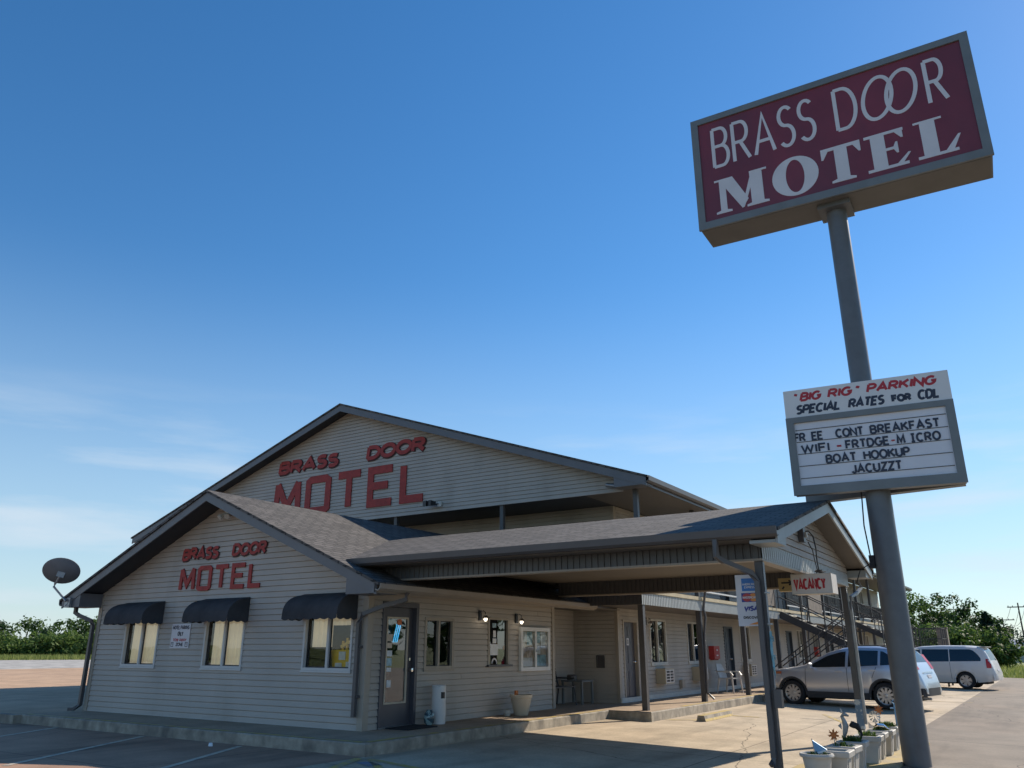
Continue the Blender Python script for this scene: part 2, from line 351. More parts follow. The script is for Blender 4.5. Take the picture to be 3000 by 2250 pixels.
def link_mesh(name, mb, m, smooth=False, uv=True):
    me = bpy.data.meshes.new(name); me.from_pydata([tuple(v) for v in mb.v], [], mb.f)
    for mm in (m if isinstance(m, (list, tuple)) else [m]): me.materials.append(mm)
    bm = bmesh.new(); bm.from_mesh(me)
    for f, k in zip(bm.faces, mb.mi): f.material_index = k
    if not getattr(mb, 'keep', False): bmesh.ops.recalc_face_normals(bm, faces=bm.faces)
    if uv:
        ul = bm.loops.layers.uv.new('uv')
        for f in bm.faces:
            n = f.normal
            if abs(n.z) > .995: u = Vector((1, 0, 0)); v = Vector((0, 1, 0))
            else:
                u = Vector((0, 0, 1)).cross(n).normalized(); v = n.cross(u)
                if v.z < 0: u = -u; v = -v
            for l in f.loops: l[ul].uv = (l.vert.co.dot(u), l.vert.co.dot(v))
    bm.to_mesh(me); bm.free()
    if smooth:
        me.shade_smooth(); me.set_sharp_from_angle(angle=radians(38))
    o = bpy.data.objects.new(name, me); COL.objects.link(o); return o

def root(o):
    while o.parent: o = o.parent
    return o
def part(name, mb, m, parent, label=None, smooth=False, local=False):
    if not local:
        c = root(parent).location
        mb.v = [v - c for v in mb.v]
    o = link_mesh(name, mb, m, smooth); o.parent = parent
    if label: o['label'] = label
    return o
def thing(name, label, cat, loc, rz=0, group=None):
    o = bpy.data.objects.new(name, None); COL.objects.link(o); o.empty_display_size = .3
    o.location = loc; o.rotation_euler = (0, 0, rz); o['label'] = label; o['category'] = cat
    if group: o['group'] = group
    return o
def single(name, mb, m, label, cat, loc, group=None, smooth=False):
    """a thing that is one mesh (vertices given in world metres)"""
    c = Vector(loc); mb.v = [v-c for v in mb.v]
    o = link_mesh(name, mb, m, smooth); o.location = c; o['label'] = label; o['category'] = cat
    if group: o['group'] = group
    return o
def setting(name, mb, m, kind='structure', smooth=False):
    o = link_mesh(name, mb, m, smooth); o['kind'] = kind; return o
def copy_tree(o, parent=None):
    c = o.copy(); COL.objects.link(c); c.parent = parent
    for ch in [x for x in o.children]: copy_tree(ch, c)
    return c

def gz(x):                       # the lot falls gently away from the motel
    return -.02*min(max(x+8.65, 0), 9.0)

# ------------------------------------------------------------------ wall helpers
def clip(poly, z):
    """s-range of a convex polygon [(s,z)..] at height z"""
    xs = []
    n = len(poly)
    for i in range(n):
        (a, b), (c, d) = poly[i], poly[(i+1) % n]
        if abs(b-d) < 1e-9:
            if abs(z-b) < 1e-6: xs += [a, c]
        elif min(b, d)-1e-6 <= z <= max(b, d)+1e-6:
            xs.append(a + (c-a)*(z-b)/(d-b))
    return (min(xs), max(xs)) if xs else None
def P3(ax, plane, out, s, z, d):
    return (s, plane+out*d, z) if ax == 'y' else (plane+out*d, s, z)
rj = random.Random(77)
def siding(mb, ax, plane, out, poly, holes=(), expo=.107, dep=.017):
    z0 = min(z for _, z in poly); z1 = max(z for _, z in poly); z = z0
    while z < z1-1e-4:
        top = min(z+expo, z1)
        gv = z+expo-.013
        cuts = sorted({z, top}|({gv} if gv < top else set()) | {h for q in holes for h in q[2:] if z+1e-4 < h < top-1e-4} | {p[1] for p in poly if z+1e-4 < p[1] < top-1e-4})
        for za, zb in zip(cuts, cuts[1:]):
            a = clip(poly, za+1e-5); b = clip(poly, zb-1e-5)
            if not a or not b: continue
            f = lambda q: dep*(1-.8*(q-z)/expo) if q < gv-1e-5 else -.016
            groove = za > gv-1e-4
            da, db = (-.016, -.016) if groove else (f(za), dep*(1-.8*(zb-z)/expo))
            hs = sorted([(q[0], q[1]) for q in holes if q[2] <= za+1e-4 and q[3] >= zb-1e-4])
            ea, eb = a[0], b[0]
            segs = []
            for h0, h1 in hs: segs.append((ea, h0, eb, h0)); ea = eb = h1
            segs.append((ea, a[1], eb, b[1]))
            if not groove and za == z:
                for s0, s1, t0, t1 in segs:
                    if s1-s0 > 3 and rj.random() < .7:
                        q0 = rj.uniform(s0+.5, s1-.5); f_ = lambda u, d: P3(ax, plane, out, u[0], u[1], d)
                        mb.face([f_((q0, za), da+.003), f_((q0+.006, za), da+.003), f_((q0+.006, zb), db+.003), f_((q0, zb), db+.003)]); mb.face([f_((q0, za), da+.003), f_((q0, za), da), f_((q0, zb), db), f_((q0, zb), db+.003)])
            for s0, s1, t0, t1 in segs:
                if s1-s0 < 1e-4 and t1-t0 < 1e-4: continue
                mb.face([P3(ax, plane, out, s0, za, da), P3(ax, plane, out, s1, za, da), P3(ax, plane, out, t1, zb, db), P3(ax, plane, out, t0, zb, db)])
                if za == z and s1-s0 > .01:
                    mb.face([P3(ax, plane, out, s0, za, da), P3(ax, plane, out, s1, za, da), P3(ax, plane, out, s1, za, -.016), P3(ax, plane, out, s0, za, -.016)])
                if groove and s1-s0 > .01 and abs(za-gv) < 1e-3:
                    mb.face([P3(ax, plane, out, s0, za, dep*.25), P3(ax, plane, out, s1, za, dep*.25), P3(ax, plane, out, s1, za, -.016), P3(ax, plane, out, s0, za, -.016)])
        z = top
def ribbed(mb, ax, plane, out, s0, s1, z0, z1, pitch=.1, dep=.014):
    n = max(1, round((s1-s0)/pitch)); w = (s1-s0)/n
    for k in range(n):
        a = s0+k*w
        prof = [(a, dep), (a+w*.62, dep), (a+w*.70, 0), (a+w*.94, 0), (a+w, dep)]
        for (p, d), (q, e) in zip(prof, prof[1:]):
            mb.face([P3(ax, plane, out, p, z0, d), P3(ax, plane, out, q, z0, e), P3(ax, plane, out, q, z1, e), P3(ax, plane, out, p, z1, d)])
def abox(mb, ax, plane, out, s0, s1, z0, z1, d0, d1):
    a = P3(ax, plane, out, s0, z0, d0); b = P3(ax, plane, out, s1, z1, d1)
    mb.box(*[min(p, q) for p, q in zip(a, b)], *[max(p, q) for p, q in zip(a, b)])

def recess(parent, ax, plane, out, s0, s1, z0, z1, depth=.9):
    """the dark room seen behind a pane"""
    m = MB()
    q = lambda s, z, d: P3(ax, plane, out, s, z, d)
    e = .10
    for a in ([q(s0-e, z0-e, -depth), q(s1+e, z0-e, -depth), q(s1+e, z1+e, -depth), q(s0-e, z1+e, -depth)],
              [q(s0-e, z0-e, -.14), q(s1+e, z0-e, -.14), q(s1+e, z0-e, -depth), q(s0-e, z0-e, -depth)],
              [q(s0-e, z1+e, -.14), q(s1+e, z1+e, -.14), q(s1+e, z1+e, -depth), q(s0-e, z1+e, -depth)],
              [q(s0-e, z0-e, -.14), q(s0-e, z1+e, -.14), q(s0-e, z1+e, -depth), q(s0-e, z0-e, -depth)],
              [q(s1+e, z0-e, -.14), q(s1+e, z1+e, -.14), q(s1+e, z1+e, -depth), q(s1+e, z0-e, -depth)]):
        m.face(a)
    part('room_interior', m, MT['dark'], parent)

def window(parent, ax, plane, out, s0, s1, z0, z1, fm, curtain=None, room=True, w=.055, label=None, gl='glass'):
    """sliding window: frame > two panes, meeting rail, sill, curtain"""
    m = MB(); sm = (s0+s1)/2
    abox(m, ax, plane, out, s0, s0+w, z0, z1, -.07, .03); abox(m, ax, plane, out, s1-w, s1, z0, z1, -.07, .03)
    abox(m, ax, plane, out, s0+w, s1-w, z1-w, z1, -.07, .028); abox(m, ax, plane, out, s0+w, s1-w, z0, z0+w, -.07, .028)
    abox(m, ax, plane, out, sm-.028, sm+.028, z0+w, z1-w, -.06, .012)
    fr = part('window', m, fm, parent, label)
    m = MB(); abox(m, ax, plane, out, s0-.01, s1+.01, z0-.035, z0-.002, -.02, .04); part('sill', m, fm, fr)
    for a, b, d in ((s0+w, sm-.028, -.045), (sm+.028, s1-w, -.03)):
        m = MB(); m.keep = True; m.face([P3(ax, plane, out, *p, d) for p in ((a, z0+w), (b, z0+w), (b, z1-w), (a, z1-w))]); part('pane', m, MT[gl], fr)
        m = MB(); t = .02
        for q in ((a, a+t, z0+w, z1-w), (b-t, b, z0+w, z1-w), (a+t, b-t, z0+w, z0+w+t), (a+t, b-t, z1-w-t, z1-w)): abox(m, ax, plane, out, *q, d-.012, d+.004)
        part('sash', m, MT['black'], fr)
    if curtain:
        for a, b, *lo in curtain[1]:
            zc0 = z0+(z1-z0)*(lo[0] if lo else 0)
            m = MB(); n = max(4, int((b-a)/.06)); pr = []
            for k in range(n*3+1):
                t = a+(b-a)*k/(n*3); pr.append((t, -.125+.022*sin(k*1.15)+.012*sin(k*.43+1)))
            for (p, d), (q, e) in zip(pr, pr[1:]):
                m.face([P3(ax, plane, out, p, zc0+.02, d), P3(ax, plane, out, q, zc0+.02, e), P3(ax, plane, out, q, z1-.02, e), P3(ax, plane, out, p, z1-.02, d)])
            part('curtain', m, MT[curtain[0]], fr, smooth=True)
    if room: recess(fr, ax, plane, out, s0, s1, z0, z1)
    return fr

# ------------------------------------------------------------------ lettering (own stroke letters)
def arc(cx, cy, rx, ry, a0, a1, n=12): return [(cx+rx*cos(radians(a0+(a1-a0)*k/n)), cy+ry*sin(radians(a0+(a1-a0)*k/n))) for k in range(n+1)]
GL = {
 'A': (.74, [[(0, 0), (.37, 1), (.74, 0)], [(.14, .32), (.60, .32)]]),
 'B': (.60, [[(0, 0), (0, 1)], [(0, 1), (.30, 1)]+arc(.32, .765, .24, .235, 90, -90)+[(0, .53)], [(.32, .53)]+arc(.34, .265, .26, .265, 90, -90)+[(0, 0)]]),
 'C': (.68, [arc(.37, .5, .37, .5, 48, 312, 22)]),
 'D': (.66, [[(0, 0), (0, 1)], [(0, 1), (.24, 1)]+arc(.26, .5, .40, .5, 90, -90, 16)+[(0, 0)]]),
 'E': (.54, [[(.54, 1), (0, 1), (0, 0), (.54, 0)], [(0, .52), (.46, .52)]]),
 'F': (.52, [[(.52, 1), (0, 1), (0, 0)], [(0, .52), (.44, .52)]]),
 'G': (.70, [arc(.36, .5, .36, .5, 48, 330, 22)+[(.70, .30), (.70, .48), (.42, .48)]]),
 'H': (.64, [[(0, 0), (0, 1)], [(.64, 0), (.64, 1)], [(0, .52), (.64, .52)]]),
 'I': (.06, [[(.03, 0), (.03, 1)]]),
 'Î': (.40, [[(.20, 0), (.20, 1)], [(0, 1), (.40, 1)], [(0, 0), (.40, 0)]]),
 'J': (.44, [[(.44, 1), (.44, .24)]+arc(.22, .24, .22, .24, 0, -170, 10)]),
 'K': (.64, [[(0, 0), (0, 1)], [(.60, 1), (.02, .44)], [(.20, .60), (.64, 0)]]),
 'L': (.52, [[(0, 1), (0, 0), (.52, 0)]]),
 'M': (.84, [[(0, 0), (.06, 1), (.42, .18), (.78, 1), (.84, 0)]]),
 'N': (.66, [[(0, 0), (0, 1), (.66, 0), (.66, 1)]]),
 'O': (.76, [arc(.38, .5, .38, .5, 90, 449, 28)]),
 'P': (.58, [[(0, 0), (0, 1)], [(0, 1), (.30, 1)]+arc(.32, .73, .26, .27, 90, -90)+[(0, .46)]]),
 'R': (.62, [[(0, 0), (0, 1)], [(0, 1), (.30, 1)]+arc(.32, .74, .25, .26, 90, -90)+[(0, .48)], [(.28, .48), (.62, 0)]]),
 'S': (.54, [arc(.28, .76, .25, .24, 38, 270, 14)[:-1]+arc(.27, .26, .27, .26, 90, -142, 16)]),
 'T': (.62, [[(0, 1), (.62, 1)], [(.31, 1), (.31, 0)]]),
 'U': (.64, [[(0, 1), (0, .30)]+arc(.32, .30, .32, .30, 180, 360, 14)+[(.64, 1)]]),
 'V': (.70, [[(0, 1), (.35, 0), (.70, 1)]]),
 'W': (.96, [[(0, 1), (.24, 0), (.48, .85), (.72, 0), (.96, 1)]]),
 'X': (.66, [[(0, 0), (.66, 1)], [(0, 1), (.66, 0)]]),
 'Y': (.66, [[(0, 1), (.33, .45), (.66, 1)], [(.33, .45), (.33, 0)]]),
 'Z': (.60, [[(0, 1), (.60, 1), (0, 0), (.60, 0)]]),
 '-': (.36, [[(0, .45), (.36, .45)]]), '"': (.26, [[(.04, .72), (.08, 1.02)], [(.20, .72), (.24, 1.02)]]),
 '0': (.50, [arc(.25, .5, .25, .5, 90, 449, 24)]),
 'm': (.66, [[(0, 0), (.03, 1)], [(.03, 1), (.33, .22), (.63, 1)], [(.63, 1), (.66, 0)]]),
 'o': (.56, [[(.07, 0), (0, .07), (0, .93), (.07, 1), (.49, 1), (.56, .93), (.56, .07), (.49, 0), (.07, 0)]]),
 't': (.58, [[(0, 1), (.58, 1)], [(.29, 1), (.29, 0)]]),
 'e': (.54, [[(.54, 1), (0, 1), (0, 0), (.54, 0)], [(0, .52), (.44, .52)]]),
 'l': (.48, [[(0, 1), (0, 0), (.48, 0)]]),
 'Ø': (.72, [[(.09, 0), (0, .09), (0, .91), (.09, 1), (.63, 1), (.72, .91), (.72, .09), (.63, 0), (.09, 0)]]),   # squared block O
}
def strokes(mb, polys, half, mapf, d0, d1, k0=0):
    """extruded strokes; each stroke a hair prouder than the last so no faces coincide"""
    for i, pl in enumerate(polys):
        pl = [Vector(p) for p in pl]; closed = len(pl) > 3 and (pl[0]-pl[-1]).length < half*.35
        if closed: pl = pl[:-1]
        n = len(pl); Ls = []; Rs = []
        for j in range(n):
            a = pl[j-1] if (j or closed) else None; b = pl[(j+1) % n] if (j < n-1 or closed) else None
            d1v = (pl[j]-a).normalized() if a is not None else None; d2v = (b-pl[j]).normalized() if b is not None else None
            if d1v is None: d1v = d2v
            if d2v is None: d2v = d1v
            n1 = Vector((-d1v.y, d1v.x)); n2 = Vector((-d2v.y, d2v.x)); m = n1+n2
            if m.length < .05: m = n1
            m.normalize(); c = max(m.dot(n1), .42)
            Ls.append(pl[j]+m*half/c); Rs.append(pl[j]-m*half/c)
        e = d1 + .0007*(i+k0)
        for j in range(n if closed else n-1):
            k = (j+1) % n
            A, B, Cc, D = Ls[j], Ls[k], Rs[k], Rs[j]
            q = [mapf(p.x, p.y, e) for p in (A, B, Cc, D)]; r = [mapf(p.x, p.y, d0) for p in (A, B, Cc, D)]
            mb.face(q)
            mb.face([q[0], q[1], r[1], r[0]]); mb.face([q[3], q[2], r[2], r[3]])
            if not closed and j == 0: mb.face([q[0], q[3], r[3], r[0]])
            if not closed and j == n-2: mb.face([q[1], q[2], r[2], r[1]])
def layout(txt, gap=.2, space=.42):
    x = 0; out = []
    for ch in txt:
        if ch == ' ': x += space; continue
        w, pl = GL[ch]; out.append((ch, x, w, pl)); x += w+gap
    return out, x-gap
def text(mb, txt, s0, s1, z0, z1, half, mapf, d0=0, d1=.006, shear=0, gap=.2, space=.42, rise=0, k0=0):
    """fit txt into s0..s1 x z0..z1 (slanted baseline by rise); half = half stroke in metres"""
    lo, w = layout(txt, gap, space); hh = z1-z0-2*half; sx = (s1-s0-2*half-shear*hh)/w
    for i, (ch, x, cw, pl) in enumerate(lo):
        ps = [[(s0+half+(x+a)*sx+shear*b*hh, z0+half+b*hh+rise*(x+a)/w) for a, b in p] for p in pl]
        strokes(mb, ps, half, mapf, d0, d1, k0)
def polys(mb, pl, mapf, d0, d1):
    for i, p in enumerate(pl):
        e = d1+.0007*i
        mb.hexa([mapf(x, y, d0) for x, y in p], [mapf(x, y, e) for x, y in p])
def letters_part(parent, txt, s0, s1, z0, z1, half, mapf, m, d0, d1, gap=.2, space=.42, shear=0, outline=None, jig=0):
    """every letter a part of its own (with a darker backing letter as sub-part when outlined)"""
    lo, w = layout(txt, gap, space); hh = z1-z0-2*half; sx = (s1-s0-2*half-shear*hh)/w
    for ch, x, cw, pl in lo:
        dz = random.uniform(-jig, jig)
        ps = [[(s0+half+(x+a)*sx+shear*b*hh, z0+half+b*hh+dz) for a, b in p] for p in pl]
        mb = MB(); strokes(mb, ps, half, mapf, d0+(.014 if outline else 0), d1); o = part('letter', mb, m, parent)
        if outline:
            mb = MB(); strokes(mb, [[(a+outline*.5, b-outline*.5) for a, b in p] for p in ps], half+outline*.55, mapf, d0, d0+.012); part('letter_backing', mb, MT['reddark'], o)

# ------------------------------------------------------------------ roof helpers
def gable_roof_y(xc, half, ze, zr, y0, y1, th=.05):
    """two closed slabs, ridge along Y"""
    m = MB(); v = []
    for s in (-1, 1):
        a = [(xc+s*half, y0, ze), (xc, y0, zr), (xc, y1, zr), (xc+s*half, y1, ze)]
        m.hexa([(p[0], p[1], p[2]-th) for p in a], a)
    return m
def rake(m, ax, plane, c, half, ze, zr, hgt, th, drop=.0):
    """fascia boards following both slopes of a gable in the plane ax=plane"""
    for s in (-1, 1):
        p = [(c+s*half, ze-drop), (c, zr-drop), (c, zr-drop-hgt), (c+s*half, ze-drop-hgt)]
        f = (lambda q, d: (q[0], plane+d, q[1])) if ax == 'y' else (lambda q, d: (plane+d, q[0], q[1]))
        m.hexa([f(q, 0) for q in p], [f(q, th) for q in p])

# ================================================================== SETTING
def sheet(xs, ys, zf):
    m = MB(); ids = [[m.pt((x, y, zf(x, y))) for x in xs] for y in ys]
    for j in range(len(ys)-1):
        for i in range(len(xs)-1): m.idx([ids[j][i], ids[j][i+1], ids[j+1][i+1], ids[j+1][i]])
    return m
m = sheet([-3000, -300, -120, -60, 0, 60, 300, 3000], [-3000, -200, 0, 60, 120, 300, 3000], lambda x, y: -.42)
setting('grass_field', m, MT['grass'])
# the lot in front of the office and the lot beside the motel (one paving sheet each, butting at X=-8.65)
setting('front_lot', sheet([-70, -40, -20, -8.65], [-30, -10, 4, 9.4], lambda x, y: 0), MT['frontlot'])
XS = -2.65
setting('drive_lane', sheet([XS, .35, 8, 14, 30], [-30, -10, 9.4, 30, 58.3], lambda x, y: gz(x)), MT['drive'])
setting('parking_lot', sheet([-8.65, -4, XS], [-30, -10, 9.4, 30, 58.3], lambda x, y: gz(x)), MT['lot'])
setting('side_lot', sheet([-57, -40, -18.3], [9.4, 20, 40, 80], lambda x, y: .165), MT['sidelot'])
setting('gravel_strip', sheet([-112, -57], [-30, 20, 100], lambda x, y: .12), MT['gravel'])
m = MB(); m.face([(-260, -100, -.05), (-112, -100, -.05), (-112, 240, -.05), (-260, 240, -.05)]); setting('roadside_grass', m, MT['grass'])
m = MB(); m.box(-57, 9.22, -.3, -18.3, 9.4, .17); setting('side_kerb', m, MT['curbface'])

# sidewalk: top sheet + faces, with the worn yellow edge as a painted strip
SW = [(-18.3, 9.40), (-8.65, 9.40), (-8.65, 17.35), (-7.62, 17.35), (-7.62, 61.5), (-10.8, 61.5), (-10.8, 20), (-18.3, 20)]
m = MB(); m.face([(x, y, .18) for x, y in SW]); setting('sidewalk', m, MT['concrete'])
m = MB()
def edge(a, b, z0=-.35, bev=.02):
    a = Vector((*a, 0)); b = Vector((*b, 0)); n = int((b-a).length/.25)+1
    d = (b-a).normalized(); o = Vector((d.y, -d.x, 0))
    for k in range(n):
        p = a+(b-a)*k/n; q = a+(b-a)*(k+1)/n
        jp = random.uniform(-.004, .006); 
        m.face([p+Vector((0, 0, .18)), q+Vector((0, 0, .18)), q+o*bev+Vector((0, 0, .18-bev)), p+o*bev+Vector((0, 0, .18-bev))])
        m.face([p+o*bev+Vector((0, 0, .18-bev)), q+o*bev+Vector((0, 0, .18-bev)), q+o*(bev+.012)+Vector((0, 0, z0)), p+o*(bev+.012)+Vector((0, 0, z0))])
edge((-18.3, 9.40), (-8.65, 9.40)); edge((-8.65, 9.40), (-8.65, 17.35)); edge((-8.65, 17.35), (-7.62, 17.35)); edge((-7.62, 17.35), (-7.62, 61.5))
for cx, cy in ((-8.65, 9.40), (-7.62, 17.35)):
    m.hexa([(cx-.05, cy-.033, -.35), (cx+.033, cy-.033, -.35), (cx+.033, cy+.05, -.35), (cx-.05, cy+.05, -.35)], [(cx-.05, cy-.021, .158), (cx+.021, cy-.021, .158), (cx+.021, cy+.05, .158), (cx-.05, cy+.05, .158)])
    m.hexa([(cx-.05, cy-.021, .158), (cx+.021, cy-.021, .158), (cx+.021, cy+.05, .158), (cx-.05, cy+.05, .158)], [(cx-.05, cy, .179), (cx, cy, .179), (cx, cy+.05, .179), (cx-.05, cy+.05, .179)])
setting('kerb', m, MT['curbface'])
def strip(name, pts, w, z, mt, zf=None):
    """painted line a few mm above the paving"""
    m = MB()
    for a, b in zip(pts, pts[1:]):
        a = Vector(a); b = Vector(b); d = (b-a).normalized(); o = Vector((-d.y, d.x))*w/2; n = max(1, int((b-a).length/1.5))
        for k in range(n):
            p = a+(b-a)*k/n; q = a+(b-a)*(k+1)/n
            f = zf or (lambda x, y: z)
            m.face([(t.x, t.y, f(t.x, t.y)) for t in (p-o, q-o, q+o, p+o)])
    return setting(name, m, mt)
strip('kerb_paint', [(-18.2, 9.46), (-8.76, 9.46)], .10, .1845, MT['yellow'])
strip('kerb_paint', [(-8.72, 9.53), (-8.72, 17.25)], .12, .1845, MT['yellow'])
strip('kerb_paint', [(-7.70, 19.4), (-7.70, 40)], .13, .1845, MT['yellow'])
lotz = lambda x, y: gz(x)+.005
for a, b in (((-15.1, 6.4), (-16.75, 9.30)), ((-12.0, 6.05), (-13.85, 9.27)), ((-9.4, 5.9), (-11.2, 9.25))):
    strip('parking_line', [a, b], .10, .005, MT['whiteline'])
strip('parking_line', [(-7.7, 7.1), (-8.6, 9.22)], .13, 0, MT['yellow'], lotz)
strip('parking_line', [(-8.42, 9.26), (-5.6, 8.75)], .12, 0, MT['yellow'], lotz)
strip('parking_line', [(-8.30, 9.16), (-7.2, 8.3)], .11, 0, MT['yellow'], lotz)
strip('parking_line', [(-8.30, 9.0), (-7.95, 8.86)], .22, 0, MT['blueline'], lotz)
strip('parking_line', [(-7.55, 18.0), (-6.75, 18.7)], .16, 0, MT['yellow'], lotz)
strip('parking_line', [(-7.50, 20.2), (-6.1, 20.2)], .11, 0, MT['yellow'], lotz)
strip('parking_line', [(-5.3, 20.8), (-3.2, 20.9)], .10, 0, MT['whiteline'], lotz)
strip('parking_line', [(-5.1, 22.3), (-4.1, 20.0)], .10, 0, MT['yellow'], lotz)
strip('parking_line', [(-7.4, 29.6), (-2.4, 30.6)], .10, 0, MT['yellow'], lotz)
strip('parking_line', [(-7.4, 33.6), (-2.4, 34.6)], .10, 0, MT['yellow'], lotz)
# low pad under the pole sign and the flower pots
m = MB(); P = [(-3.32, 10.3), (-2.13, 10.3), (-2.13, 17.1), (-3.32, 17.1)]
m.hexa([(x, y, gz(x)-.2) for x, y in P], [(x, y, gz(x)+.035) for x, y in P])
setting('sign_pad', m, mat('stained_pad_concrete', (.36, .30, .20), .85, nscale=2.5, namt=.3, bump=.4, bscale=30, stain=((.46, .34, .12), 1.8, .45, .62, .75, (1, 1, 1))))

# ================================================================== OFFICE
OFX, OFZ = -14.05, 4.59        # ridge
def oroof(x): return OFZ-.4205*abs(x-OFX)
office = thing('motel_office', 'low gabled motel office clad in tan clapboard with charcoal trim and brown shingle roof', 'building', (OFX, 14, .18))
WF, WR, WE = 10.67, -9.92, 17.09      # front wall, right wall, end of right wall
wins = [(-17.08, -15.86), (-14.32, -13.11), (-11.46, -10.24)]
door_h = (11.03, 12.03, .18, 2.30); win_h = (12.23, 13.14, 1.12, 2.06); chk_h = (14.36, 15.12, 1.17, 2.11)
m = MB()
zc = oroof(-18.2)-.15
gp = [(-18.2, .18), (-9.92, .18), (-9.92, zc), (OFX, OFZ-.15), (-18.2, zc)]
siding(m, 'y', WF, -1, gp, [(a, b, 1.12, 2.16) for a, b in wins])
siding(m, 'x', WR, 1, [(WF, .18), (WE, .18), (WE, 2.50), (WF, 2.50)], [door_h, win_h, chk_h])
siding(m, 'y', WE, 1, [(-10.7, .18), (WR, .18), (WR, 2.5), (-10.7, 2.5)])
siding(m, 'x', -10.7, 1, [(WE, .18), (19.53, .18), (19.53, 2.5), (WE, 2.5)])
siding(m, 'x', -18.2, -1, [(WF, .18), (19.53, .18), (19.53, 2.55), (WF, 2.55)])
part('wall', m, MT['siding'], office)
for q in ((-10.02, WF-.03, .18, -9.89, WF+.11, 2.45), (-18.23, WF-.03, .18, -18.10, WF+.1, 2.6), (-9.95, WE-.09, .18, -9.885, WE+.02, 2.5), (-10.73, WE+.03, .18, -10.67, WE+.09, 2.5)):
    m = MB(); m.box(*q); part('corner_trim', m, MT['trimtan'], office)
m = MB(); m.box(WR-.02, WF+.11, 2.40, WR+.025, WE-.09, 2.47); part('frieze', m, MT['trimtan'], office)
# roof (ends where it runs in under the motel balcony)
m = gable_roof_y(OFX, 4.86, oroof(OFX+4.86), OFZ, 10.07, 19.45)
part('roof', m, MT['shingle'], office)
m = MB(); rake(m, 'y', 10.10, OFX, 4.80, oroof(OFX+4.80)-.055, OFZ-.055, .17, .03)
for s in (-1, 1):                       # boxed eave returns
    x0, x1 = sorted((OFX+s*4.78, OFX+s*4.10)); zi = oroof(OFX+s*4.10)-.2; zo = oroof(OFX+s*4.78)-.2
    b = [(OFX+s*4.10, 2.37), (OFX+s*4.78, 2.37), (OFX+s*4.78, zo), (OFX+s*4.10, zi)]
    m.hexa([(x, 10.112, z) for x, z in b], [(x, WF-.02, z) for x, z in b])
part('rake_fascia', m, MT['fascia'], office)
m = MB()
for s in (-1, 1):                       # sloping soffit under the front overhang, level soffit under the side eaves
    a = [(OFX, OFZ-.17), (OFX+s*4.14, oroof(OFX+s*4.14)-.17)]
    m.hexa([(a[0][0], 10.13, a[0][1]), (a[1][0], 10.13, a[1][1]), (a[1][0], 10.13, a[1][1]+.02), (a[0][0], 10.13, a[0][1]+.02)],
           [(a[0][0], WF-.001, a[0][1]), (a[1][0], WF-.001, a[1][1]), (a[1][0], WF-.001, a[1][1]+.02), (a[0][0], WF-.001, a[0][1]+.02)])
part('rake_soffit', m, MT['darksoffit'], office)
for q in ((-9.90, WF, 2.44, -9.26, 19.45, 2.46), (-18.85, WF, 2.44, -18.22, 19.45, 2.46), (-10.69, WE+.03, 2.462, -9.9, 19.5, 2.48)):
    m = MB(); m.box(*q); part('soffit', m, MT['soffit'], office)
m = MB()
m.box(-9.285, 10.10, 2.38, -9.26, 18.0, 2.53)
m.ring([[(-9.26, y, 2.42), (-9.20, y, 2.40), (-9.15, y, 2.44), (-9.14, y, 2.52), (-9.155, y, 2.52), (-9.165, y, 2.45), (-9.20, y, 2.42), (-9.26, y, 2.44)] for y in (10.09, 14, 17.95)])
part('gutter', m, MT['tangutter'], office, 'tan gutter along the right eave')
m = MB()
m.ring([[(-18.84, y, 2.42), (-18.91, y, 2.40), (-18.96, y, 2.44), (-18.97, y, 2.55), (-18.955, y, 2.55), (-18.945, y, 2.45), (-18.90, y, 2.42), (-18.84, y, 2.44)] for y in (10.09, 19.4)])
part('gutter', m, MT['gutter'], office)
m = MB(); m.tube([(-9.20, 10.85, 2.41), (-9.21, 10.85, 2.30), (-9.60, 10.72, 2.20), (-9.95, 10.57, 2.06), (-10.03, 10.57, 1.92), (-10.03, 10.57, .40)], .048, 4)
m.box(-10.09, 10.56, 1.5, -9.97, 10.655, 1.54); m.box(-10.09, 10.56, .7, -9.97, 10.655, .74)
part('downspout', m, MT['gutter'], office)
m = MB(); m.tube([(-18.72, 10.38, 2.40), (-18.72, 10.38, 2.26), (-18.62, 10.42, 2.20), (-18.32, 10.56, 2.08), (-18.27, 10.58, 1.98), (-18.27, 10.58, .30), (-18.36, 10.50, .215), (-18.46, 10.44, .21)], .052, 4)
part('downspout', m, MT['gutter'], office)
# front windows: the left two have drawn curtains, the right one is half open
for i, (a, b) in enumerate(wins):
    c = ('curtain', [(a+.13, (a+b)/2-.02), ((a+b)/2+.02, b-.04)]) if i < 2 else ('curtain', [(a+.10, a+.57, .36), (a+.60, b-.05, .72)])
    window(office, 'y', WF, -1, a, b, 1.12, 2.16, MT['winframe'], c, w=.045, label=('sliding window with drawn cream curtains', 'sliding window with cream curtains drawn to the middle', 'sliding window half open to the dark room')[i])
window(office, 'x', WR, 1, *win_h, MT['trimtan'])
